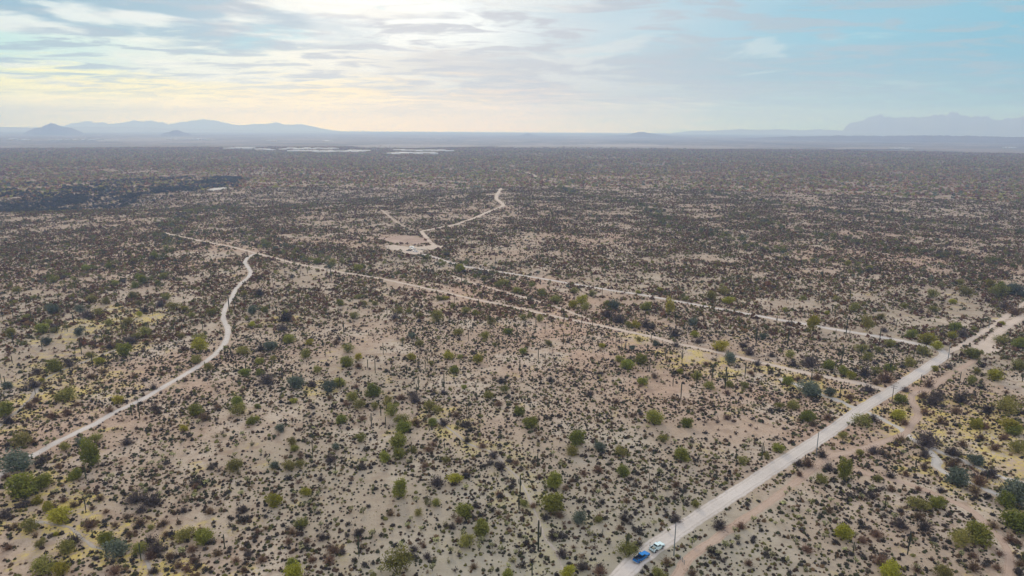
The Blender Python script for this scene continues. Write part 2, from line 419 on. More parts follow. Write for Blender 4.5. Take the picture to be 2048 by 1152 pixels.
for k, wd, lb in (('wash_a', 3.6, WL + 'joining the wide road from the left below the junction'), ('wash_b', 2.9, WL + 'leaving the wide road on the right under the junction'),
                  ('wash_c', 2.3, WL + 'running to the right edge among yellow grass'), ('wash_d', 1.15, 'thin ' + WL + 'winding down the middle foreground'),
                  ('wash_e', 1.1, 'short ' + WL + 'in the lower left foreground'), ('wash_f', 2.0, 'narrow ' + WL + 'crossing the far left plain'), ('wash_g', 1.1, 'tiny ' + WL + 'at the bottom edge on the left')):
    strip('dry_wash', k, wd, M_wash if k in ('wash_a', 'wash_b', 'wash_c') else M_dull, lb, 'wash', .045, ragged=.55)
strip('dirt_road', 'ranch_road', 5.5, M_track, 'short dirt road climbing from the parking clearing', 'road', .12, step=4)
strip('dirt_track', 'ranch_far', 7.0, M_track, 'distant winding dirt track behind the parking clearing', 'road', .15, step=6, ragged=.25)
strip('dirt_track', 'ranch_left', 1.5, M_track, 'faint distant track left of the parking clearing', 'path', .12, step=5, ragged=.3)
strip('dirt_track', 'far_trail', 9.0, M_track, 'faint curved track far out on the plain', 'path', .3, step=12, ragged=.3)

def patch(name, pts, mat, label, cat, lift, jag=0.0):
    w = ground([p[0] for p in pts], [p[1] for p in pts])
    c = w[:, :2]; n = len(c)
    out = []
    for i in range(n):
        for t in np.linspace(0, 1, 9)[:-1]:
            q = c[i] * (1 - t) + c[(i + 1) % n] * t
            out.append(q + rng.normal(0, jag, 2))
    out = np.array(out); ctr = out.mean(0)
    rings = np.linspace(0, 1, 9)[1:]
    V = [[*ctr, 0]]
    for q in rings: V += [[*(ctr + (o - ctr) * q), 0] for o in out]
    V = np.array(V); V[:, 2] = H(V[:, 0], V[:, 1]) + lift
    m = len(out); F = []
    bmx = bmesh.new(); vs = [bmx.verts.new(v) for v in V]
    for k in range(m): bmx.faces.new((vs[0], vs[1 + k], vs[1 + (k + 1) % m]))
    for r_ in range(len(rings) - 1):
        a = 1 + r_ * m
        for k in range(m): bmx.faces.new((vs[a + k], vs[a + m + k], vs[a + m + (k + 1) % m], vs[a + (k + 1) % m]))
    me = bpy.data.meshes.new(name); bmesh.ops.recalc_face_normals(bmx, faces=bmx.faces); bmx.to_mesh(me); bmx.free(); me.materials.append(mat)
    return tag(link(name, me), label, cat, kind='structure'), c

_, CLEAR = patch('parking_clearing', [(768, 492), (790, 490), (815, 494), (850, 493), (876, 490), (890, 494), (872, 499), (850, 501), (836, 510), (815, 509), (795, 501), (776, 499)], M_track, 'bare dirt clearing where distant trucks and trailer are parked', 'clearing', .25, 3.0)
_, BERM = patch('red_dirt_bank', [(770, 476), (800, 472), (835, 472), (850, 480), (858, 486), (830, 488), (795, 487), (775, 484)], M_bank, 'reddish bare bank behind the parking clearing', 'bank', .22, 6)
_, BANK = patch('pale_sand_bank', [(414, 380), (430, 376.5), (456, 374.5), (458, 377), (440, 380), (420, 382.5)], M_wash, 'white sand bank beside the dark wooded wash', 'bank', .5, 1.5)

ROADSET = [(k, (7.8 if k == 'main' else LINES[k][1])) for k in LINES]
def clear_of_roads(x, y, margin):
    ok = np.ones(len(x), bool)
    for k, w in ROADSET:
        if k in ('cont',): w *= .6
        wd = np.where(np.hypot(x, y) > 460, 4.4, 6.3) if k == 'main' else w
        if k == 'right': wd = wd + 0
        ok &= seg_dist(x, y, WORLD[k]) > wd / 2 + margin
    rp = np.array(WORLD['right'][0]) * .55 + np.array(WORLD['right'][1]) * .45
    ok &= np.hypot(x - rp[0], y - rp[1]) > 7
    for poly in (CLEAR, BERM, BANK): ok &= ~inside(x, y, poly)
    return ok
def inside(x, y, poly):
    c = np.zeros(x.shape, bool); n = len(poly)
    for i in range(n):
        ax, ay = poly[i]; bx, by = poly[(i + 1) % n]
        m = ((ay > y) != (by > y))
        c ^= m & (x < (bx - ax) * (y - ay) / (by - ay + 1e-12) + ax)
    return c

# ------------------------------------------------------------------ ground sheet
def wash_near(x, y, sc):
    d = np.full(np.shape(x), 1e9)
    for k in LINES:
        if k.startswith('wash'): d = np.minimum(d, seg_dist(x, y, WORLD[k]))
    return np.exp(-(d / sc) ** 2)
GRASS_BLOBS = [(150, 790, 60), (60, 960, 40), (110, 990, 35), (150, 1010, 30), (260, 640, 50), (60, 800, 60), (1850, 880, 60), (1960, 890, 80), (1880, 830, 70), (2000, 850, 80), (1700, 790, 50), (1430, 735, 50), (1360, 720, 40), (1270, 670, 30), (1600, 760, 50), (1160, 1040, 30), (360, 1140, 40), (300, 1130, 30), (640, 780, 30), (100, 740, 50), (1800, 830, 30), (560, 640, 30), (1960, 930, 50), (200, 640, 60), (1540, 740, 40)]
GB = [(ground(a, b)[:2], c) for a, b, c in GRASS_BLOBS]
def grass_field(x, y):
    g = 0.9 * wash_near(x, y, 14.0)
    for (c, s) in GB:
        t = np.hypot(c[0], c[1]); rad = s * t / FPX * 1.3
        g = np.maximum(g, np.exp(-((x - c[0]) ** 2 + ((y - c[1]) / 1.6) ** 2) / (rad * rad)))
    return g
n_az, ang = 900, None
ang = np.linspace(-math.pi, math.pi, n_az + 1)[:-1]
rad = [8.0]
while rad[-1] < 28500: rad.append(rad[-1] * 1.0125 if rad[-1] < 6000 else rad[-1] * 1.05)
rad = np.array(rad)
A, RR = np.meshgrid(ang, rad)
X, Y = RR * np.sin(A), RR * np.cos(A); Z = H(X, Y)
V = np.stack([X, Y, Z], -1).reshape(-1, 3)
nr = len(rad); i = (np.arange(nr - 1)[:, None] * n_az + np.arange(n_az)[None]); j = (np.arange(nr - 1)[:, None] * n_az + (np.arange(n_az)[None] + 1) % n_az)
F = np.stack([i, j, j + n_az, i + n_az], -1).reshape(-1, 4)
ctr = len(V); V = np.vstack([V, [[0, 0, float(H(0, 0))]]])
x1, y1 = V[:, 0], V[:, 1]; r1 = np.hypot(x1, y1)
gr = np.where((r1 < 900) & (y1 > 0), 0, 0).astype(float); nearm = (r1 < 900) & (y1 > 50)
gr[nearm] = grass_field(x1[nearm], y1[nearm])
cool = .8 * sstep(330, 170, r1) * sstep(-110, 10, x1 + 40 * vnoise(x1 / 40, y1 / 40, 5)) * sstep(150, 50, x1)
far = .32 * sstep(350, 1100, r1) + .48 * sstep(1100, 2800, r1) + .2 * sstep(2600, 4200, r1)
edge_pl = 4500 + 500 * vnoise(x1 / 700, y1 / 700, 8) + 300 * vnoise(x1 / 180, y1 / 260, 9)
plain_a = sstep(-200, 700, r1 - edge_pl)
me = mesh_np('desert_ground', V[:-1], F, M_ground, smooth=True, attrs={'grass': gr[:-1], 'cool': cool[:-1], 'far': far[:-1], 'plain': plain_a[:-1]})
tag(link('desert_ground', me), 'flat sandy desert floor of pale soil stretching to the horizon', 'ground', kind='structure')

# pale fields far out
M_field = plain('pale_field', (.33, .29, .265), 0.95, scale=.004, amount=.25)
M_field2 = plain('tan_field', (.25, .22, .205), 0.95, scale=.004, amount=.25)
for i, (pts, m, lb) in enumerate([([(1010, 291), (1150, 289.5), (1330, 290), (1460, 293), (1540, 297), (1300, 297.5), (1100, 297), (980, 296)], M_field2, 'broad tan field far out below the two low hills'),
                  ([(1150, 289.2), (1310, 289.6), (1335, 292.5), (1210, 293)], M_field, 'pale narrow field far out below the low round hill'),
                  ([(180, 280), (330, 277), (400, 280), (300, 284), (200, 284)], M_field2, 'pale field far out on the left plain'),
                  ([(690, 292), (900, 290), (1000, 293), (820, 297), (720, 296)], M_field2, 'tan field far out behind the settlement'),
                  ([(1620, 297), (1790, 296), (1830, 299), (1680, 300)], M_field2, 'small tan field far out at right centre')]):
    patch('field', pts, m, lb, 'field', 1.5 + .5 * i, 12)

# ------------------------------------------------------------------ mountains and hills
M_rock = plain('mountain_rock', (.30, .26, .235), 0.95, scale=.002, amount=.3)
M_hill = plain('hill_rock', (.13, .115, .11), 0.95, scale=.004, amount=.3)
def range_(name, prof, dist, depth, label, mat, rough=.1, seed=0):
    w_ = prof[-1][0] - prof[0][0]
    prof = [(prof[0][0] - .4 * w_, prof[0][1] + 16)] + list(prof) + [(prof[-1][0] + .4 * w_, prof[-1][1] + 16)]
    P = np.array(prof, float)
    d = flat_at(P[:, 0], P[:, 1]); s = dist / np.hypot(d[:, 0], d[:, 1])
    top = CAM_H + d[:, 2] * s; azs = np.arctan2(d[:, 0], d[:, 1])
    n = max(40, min(420, int((azs[-1] - azs[0]) * 1500))); m = 25
    a = np.linspace(azs[0], azs[-1], n); h = np.maximum(np.interp(a, azs, top), 0)
    h = h * {3: .88, 11: .86, 9: .8}.get(seed, 1.0)
    h = h * (1 + .05 * vnoise(a * 420, a * 0, seed) + .06 * vnoise(a * 160, a * 0, seed + 4))
    v = np.linspace(-1, 1, m)
    Aa, Vv = np.meshgrid(a, v, indexing='ij')
    Dd = dist + Vv * depth
    x, y = Dd * np.sin(Aa), Dd * np.cos(Aa)
    ridge = 0.25 * vnoise(x / (depth * .35), y / (depth * .35), seed + 1) + .12 * vnoise(x / (depth * .12), y / (depth * .12), seed + 2)
    sh = np.clip(1 - np.abs(Vv), 0, 1) ** 0.85
    fz = sh * h[:, None] * (1 - rough * 2 * (1 - sh)) * (1 + ridge * (1 - sh) * 1.4)
    fz = np.where(np.abs(Vv) > .99, -6, fz)
    fz[0] *= 0.0; fz[-1] *= 0.0; fz[0] -= 6; fz[-1] -= 6
    i = np.arange(n - 1)[:, None] * m + np.arange(m - 1)[None]
    F = np.stack([i, i + 1, i + m + 1, i + m], -1).reshape(-1, 4)
    me = mesh_np(name, np.stack([x, y, fz], -1).reshape(-1, 3), F, mat)
    return tag(link(name, me), label, 'mountain' if dist > 15000 else 'hill', kind='structure')
range_('mountain_range', [(100, 256), (130, 250), (150, 243), (165, 242), (175, 240), (190, 243), (205, 242), (220, 246), (230, 245), (245, 242), (260, 240), (270, 239), (285, 240), (300, 238), (312, 241), (322, 243), (335, 246), (348, 245), (360, 243), (372, 241), (385, 237), (397, 237), (410, 234), (422, 238), (440, 241), (455, 245), (470, 248), (490, 249), (500, 247), (512, 246), (525, 244), (535, 245), (552, 243), (565, 246), (580, 248), (590, 247), (600, 245), (612, 248), (622, 250), (640, 255), (660, 259), (680, 262)], 26000, 1900, 'hazy jagged mountain range on the left horizon', M_rock, seed=3)
range_('mountain_range', [(1640, 264), (1685, 262), (1692, 252), (1697, 246), (1708, 243), (1722, 243), (1732, 237), (1742, 232), (1760, 231), (1780, 232), (1798, 235), (1822, 234), (1850, 234), (1866, 233), (1880, 229), (1890, 229), (1900, 225), (1912, 228), (1925, 231), (1938, 235), (1955, 234), (1970, 233), (1985, 238), (2000, 239), (2020, 237), (2048, 235), (2090, 238), (2140, 242), (2200, 250), (2260, 264)], 25000, 2200, 'large hazy flat-topped mountain on the right horizon', M_rock, seed=5)
range_('mountain_range', [(1380, 262), (1430, 261), (1480, 258.5), (1520, 260), (1560, 258.5), (1600, 260), (1650, 259), (1700, 262), (1740, 265)], 26500, 1400, 'very faint low ridge left of the big right mountain', M_rock, seed=7)
range_('mountain_range', [(-120, 256), (-40, 254), (10, 252), (60, 253), (120, 252), (180, 251), (260, 251), (320, 254), (420, 257), (520, 259), (640, 261)], 20500, 1300, 'low hazy foothills in front of the left mountain range', M_rock, seed=9)
range_('hill', [(70, 254), (84, 251), (93, 248), (99, 245), (105, 243.5), (110, 245), (116, 248), (126, 251), (145, 254)], 13500, 420, 'small pointed conical hill on the far left horizon', M_hill, seed=11)
range_('hill', [(326, 266.5), (338, 264), (346, 261), (353, 260.5), (360, 262), (368, 264.5), (380, 267)], 11500, 260, 'small dark rounded hill before the left range', M_hill, seed=13)
range_('hill', [(1034, 272), (1044, 270), (1051, 268), (1055, 266), (1060, 268.5), (1070, 270.5), (1090, 272.5)], 12500, 280, 'small pointed hill at the middle of the horizon', M_hill, seed=15)
range_('hill', [(1210, 272), (1240, 270.5), (1258, 269), (1268, 266), (1278, 264), (1288, 264), (1300, 267), (1320, 269.5), (1345, 272), (1372, 274)], 12500, 420, 'low broad rounded hill right of the small pointed hill', M_hill, seed=17)
range_('hill', [(1500, 276), (1580, 273), (1680, 271.5), (1760, 272), (1850, 271), (1960, 272), (2080, 275), (2160, 279)], 10500, 500, 'long low rolling rise below the right mountain', M_hill, seed=19)

# ------------------------------------------------------------------ plant shapes (unit width 1)
def leaf_quads(pts, size, rg, up=.35, aspect=1.6):
    n = len(pts)
    nv = rg.normal(size=(n, 3)); nv[:, 2] += up * np.sign(nv[:, 2] + .4); nv /= np.linalg.norm(nv, axis=1)[:, None]
    t = np.cross(nv, rg.normal(size=(n, 3))); t /= np.linalg.norm(t, axis=1)[:, None]
    b = np.cross(nv, t)
    s = size * rg.uniform(.6, 1.4, n)[:, None]
    V = np.stack([pts - t * s * aspect / 2 - b * s / 2, pts + t * s * aspect / 2 - b * s * .3, pts + t * s * aspect * .4 + b * s / 2, pts - t * s * aspect * .45 + b * s * .4], 1).reshape(-1, 3)
    F = np.arange(n * 4).reshape(-1, 4)
    return V, F

def crown_shape(seed, n, leaf, h=.72, z0=.03, lobes=9, fill=.5):
    rg = np.random.default_rng(seed)
    L = []
    for k in range(lobes):
        a = rg.uniform(0, 2 * math.pi); r = rg.uniform(.05, .30) if k else 0
        cz = rg.uniform(z0 + .12, h - .15 - .5 * max(0, r - .15)) if k else h * .48
        L.append((r * math.cos(a), r * math.sin(a), cz, rg.uniform(.17, .25), rg.uniform(.15, .22)) if k else (0, 0, cz, .34, h * .42))
    P = []
    for k in range(n):
        lx, ly, lz, lr, lh = L[rg.integers(lobes)] if rg.random() > .2 else L[0]
        d = rg.normal(size=3); d /= np.linalg.norm(d); q = rg.uniform(fill, 1.05) if rg.random() < .72 else rg.uniform(.2, 1.45)
        P.append((lx + d[0] * lr * q, ly + d[1] * lr * q, max(z0 * .6, lz + d[2] * lh * q)))
    return leaf_quads(np.array(P), leaf, rg)

def limb(p0, p1, r0, r1, sides=5):
    p0, p1 = np.array(p0, float), np.array(p1, float)
    d = p1 - p0; d /= np.linalg.norm(d) + 1e-9
    a = np.cross(d, [0.3, .9, .2]); a /= np.linalg.norm(a); b = np.cross(d, a)
    t = np.arange(sides) / sides * 2 * math.pi
    ring = np.cos(t)[:, None] * a + np.sin(t)[:, None] * b
    V = np.vstack([p0 + ring * r0, p1 + ring * r1])
    k = np.arange(sides)
    F = np.stack([k, (k + 1) % sides, (k + 1) % sides + sides, k + sides], 1)
    return V, F
def join(parts):
    Vs, Fs, o = [], [], 0
    for v, f in parts: Vs.append(v); Fs.append(f + o); o += len(v)
    return np.concatenate(Vs), np.concatenate(Fs)
def limbs_shape(seed, n, h, spread, r, fork=2):
    rg = np.random.default_rng(seed); out = []
    for k in range(n):
        a = rg.uniform(0, 2 * math.pi); s = spread * rg.uniform(.4, 1)
        p0 = (.02 * math.cos(a), .02 * math.sin(a), -.03); p1 = (s * .4 * math.cos(a), s * .4 * math.sin(a), h * rg.uniform(.35, .5))
        out.append(limb(p0, p1, r, r * .7))
        for q in range(fork):
            a2 = a + rg.uniform(-.9, .9)
            p2 = (p1[0] + s * .6 * math.cos(a2), p1[1] + s * .6 * math.sin(a2), h * rg.uniform(.7, 1))
            out.append(limb(p1, p2, r * .65, r * .25))
    return join(out)
def twig_shape(seed, n, h=.62, w=.012, r0=.02, leaves=0, lsize=.03):
    """a twiggy shrub: many thin stems fanning out of the base with short side twigs"""
    rg = np.random.default_rng(seed); out = []; tips = []
    for k in range(n):
        a = rg.uniform(0, 2 * math.pi); e = rg.uniform(.25, 1.45); L = rg.uniform(.35, .56)
        d = np.array([math.cos(a) * math.cos(e), math.sin(a) * math.cos(e), math.sin(e) * h / .56])
        p0 = np.array([rg.normal(0, r0), rg.normal(0, r0), -.02]); p1 = p0 + d * L * .55; p2 = p1 + (d + rg.normal(0, .35, 3)) * L * .45
        p2[2] = max(p2[2], .02)
        s = np.cross(d, rg.normal(size=3)); s /= np.linalg.norm(s) + 1e-9
        for (u0, u1, w0, w1) in ((p0, p1, w, w * .8), (p1, p2, w * .8, w * .3)):
            out.append((np.array([u0 - s * w0, u0 + s * w0, u1 + s * w1, u1 - s * w1]), np.array([[0, 1, 2, 3]])))
        tips += [p1, p2, (p1 + p2) / 2]
    if leaves:
        T = np.array(tips); pts = T[rg.integers(len(T), size=leaves)] + rg.normal(0, .04, (leaves, 3)); pts[:, 2] = np.maximum(pts[:, 2], .02)
        out.append(leaf_quads(pts, lsize, rg))
    return join(out)
def dome_shape(seed, n, leaf, h=.5):
    rg = np.random.default_rng(seed)
    d = rg.normal(size=(n, 3)); d[:, 2] = np.abs(d[:, 2]); d /= np.linalg.norm(d, axis=1)[:, None]
    lump = 1 + .28 * np.sin(d[:, 0] * 5 + seed) * np.cos(d[:, 1] * 6 + seed * 2)
    q = rg.uniform(.45, 1.0, n) * lump
    return leaf_quads(np.stack([d[:, 0] * .47 * q, d[:, 1] * .47 * q, d[:, 2] * h * q + .02], 1), leaf, rg)

TREES = {}
for code, mat in (('G', M_green), ('Y', M_yellow), ('O', M_olive), ('B', M_grey)):
    TREES[code] = []
    for k in range(5):
        s = 100 * ord(code) + k
        n, fill = {'G': (2300, .55), 'Y': (1900, .5), 'O': (1500, .4), 'B': (1900, .4)}[code]
        cv, cf = crown_shape(s, n, .032 if code != 'O' else .03, h=.70 + .05 * (k % 3), lobes=8 + k, fill=fill)
        tv, tf = limbs_shape(s + 50, 4 + k % 3, .58, .42, .016)
        TREES[code].append((mesh_np('crown', cv, cf, mat), mesh_np('trunk', tv, tf, M_bark, smooth=True)))
SHRUB = {}
for code, mat, lv in (('R', M_dry, 260), ('K', M_purple, 420)):
    SHRUB[code] = []
    for k in range(4):
        v, f = twig_shape(ord(code) * 10 + k, 150, leaves=lv, lsize=.03, h=.55)
        SHRUB[code].append(mesh_np('dry_shrub', v, f, mat))
BURS = [mesh_np('bursage_shrub', *(join([dome_shape(900 + k, 130, .085, .46 + .05 * k), twig_shape(950 + k, 40, h=.5, w=.01)])), M_scrub) for k in range(5)]

def saguaro_meshes(h, rad):
    def tube(path, radii, sides=16):
        Vs = []; path = np.array(path, float)
        for i, p in enumerate(path):
            d = path[min(i + 1, len(path) - 1)] - path[max(i - 1, 0)]; d /= np.linalg.norm(d)
            a = np.cross(d, [0.1, 1, 0]); a /= np.linalg.norm(a); b = np.cross(d, a)
            t = np.arange(sides) / sides * 2 * math.pi
            rr = radii[i] * np.where(np.arange(sides) % 2, .84, 1.04)
            Vs.append(p + rr[:, None] * (np.cos(t)[:, None] * a + np.sin(t)[:, None] * b))
        V = np.concatenate(Vs); k = np.arange(sides); F = []
        for i in range(len(path) - 1): F.append(np.stack([k + i * sides, (k + 1) % sides + i * sides, (k + 1) % sides + (i + 1) * sides, k + (i + 1) * sides], 1))
        return V, np.concatenate(F)
    z = np.array([-.03, .05, .35, .7, .9, .96, .985, 1.0]) * h
    return tube, tube([(0, 0, q) for q in z], np.array([.8, .82, .95, 1.05, .98, .8, .5, .03]) * rad)
SAG = []
for k, arms in enumerate(([], [], [(.45, .78, 0.3)], [(.42, .8, 1.9), (.5, .72, 4.9)], [(.4, .86, .6), (.52, .8, 2.7), (.46, .7, 4.4)], [(.35, .66, 3.4), (.55, .9, .2), (.5, .82, 1.9), (.42, .7, 5.2)])):
    tube, (v, f) = saguaro_meshes(1.0, .030)
    stem_me = mesh_np('saguaro_cactus', v, f, M_sag, smooth=True)
    am = []
    for (zb, zt, a) in arms:
        c, s = math.cos(a), math.sin(a); o = .085
        path = [(.02 * c, .02 * s, zb), (.05 * c, .05 * s, zb + .005), (o * .9 * c, o * .9 * s, zb + .03), (o * c, o * s, zb + .08), (o * c, o * s, (zb + zt) / 2 + .03), (o * c, o * s, zt - .02), (o * c, o * s, zt)]
        av, af = tube(path, np.array([.7, .75, .8, .85, .85, .6, .05]) * .024, 12)
        am.append(mesh_np('arm', av, af, M_sag, smooth=True))
    SAG.append((stem_me, am))
CHO = []
for k in range(5):
    rg = np.random.default_rng(700 + k); out = []; tips = []
    out.append(limb((0, 0, -.03), (0, 0, .38), .045, .035, 6))
    for q in range(9 + k):
        a = rg.uniform(0, 6.28); z0 = rg.uniform(.22, .42); L = rg.uniform(.18, .36)
        p1 = np.array([L * math.cos(a) * .8, L * math.sin(a) * .8, z0 + rg.uniform(.05, .25)])
        out.append(limb((0, 0, z0), p1, .03, .024))
        for e in range(3):
            p2 = p1 + np.array([rg.normal(0, .10), rg.normal(0, .10), rg.uniform(.05, .2)])
            out.append(limb(p1, p2, .024, .02)); tips.append(p2); tips.append((p1 + p2) / 2)
    v, f = join(out)
    T = np.array(tips); pts = np.repeat(T, 7, 0) + rg.normal(0, .024, (len(T) * 7, 3))
    lv, lf = leaf_quads(pts, .036, rg)
    CHO.append((mesh_np('cholla_cactus', v, f, M_cholla_d, smooth=True), mesh_np('spiny_crown', lv, lf, M_cholla_l)))

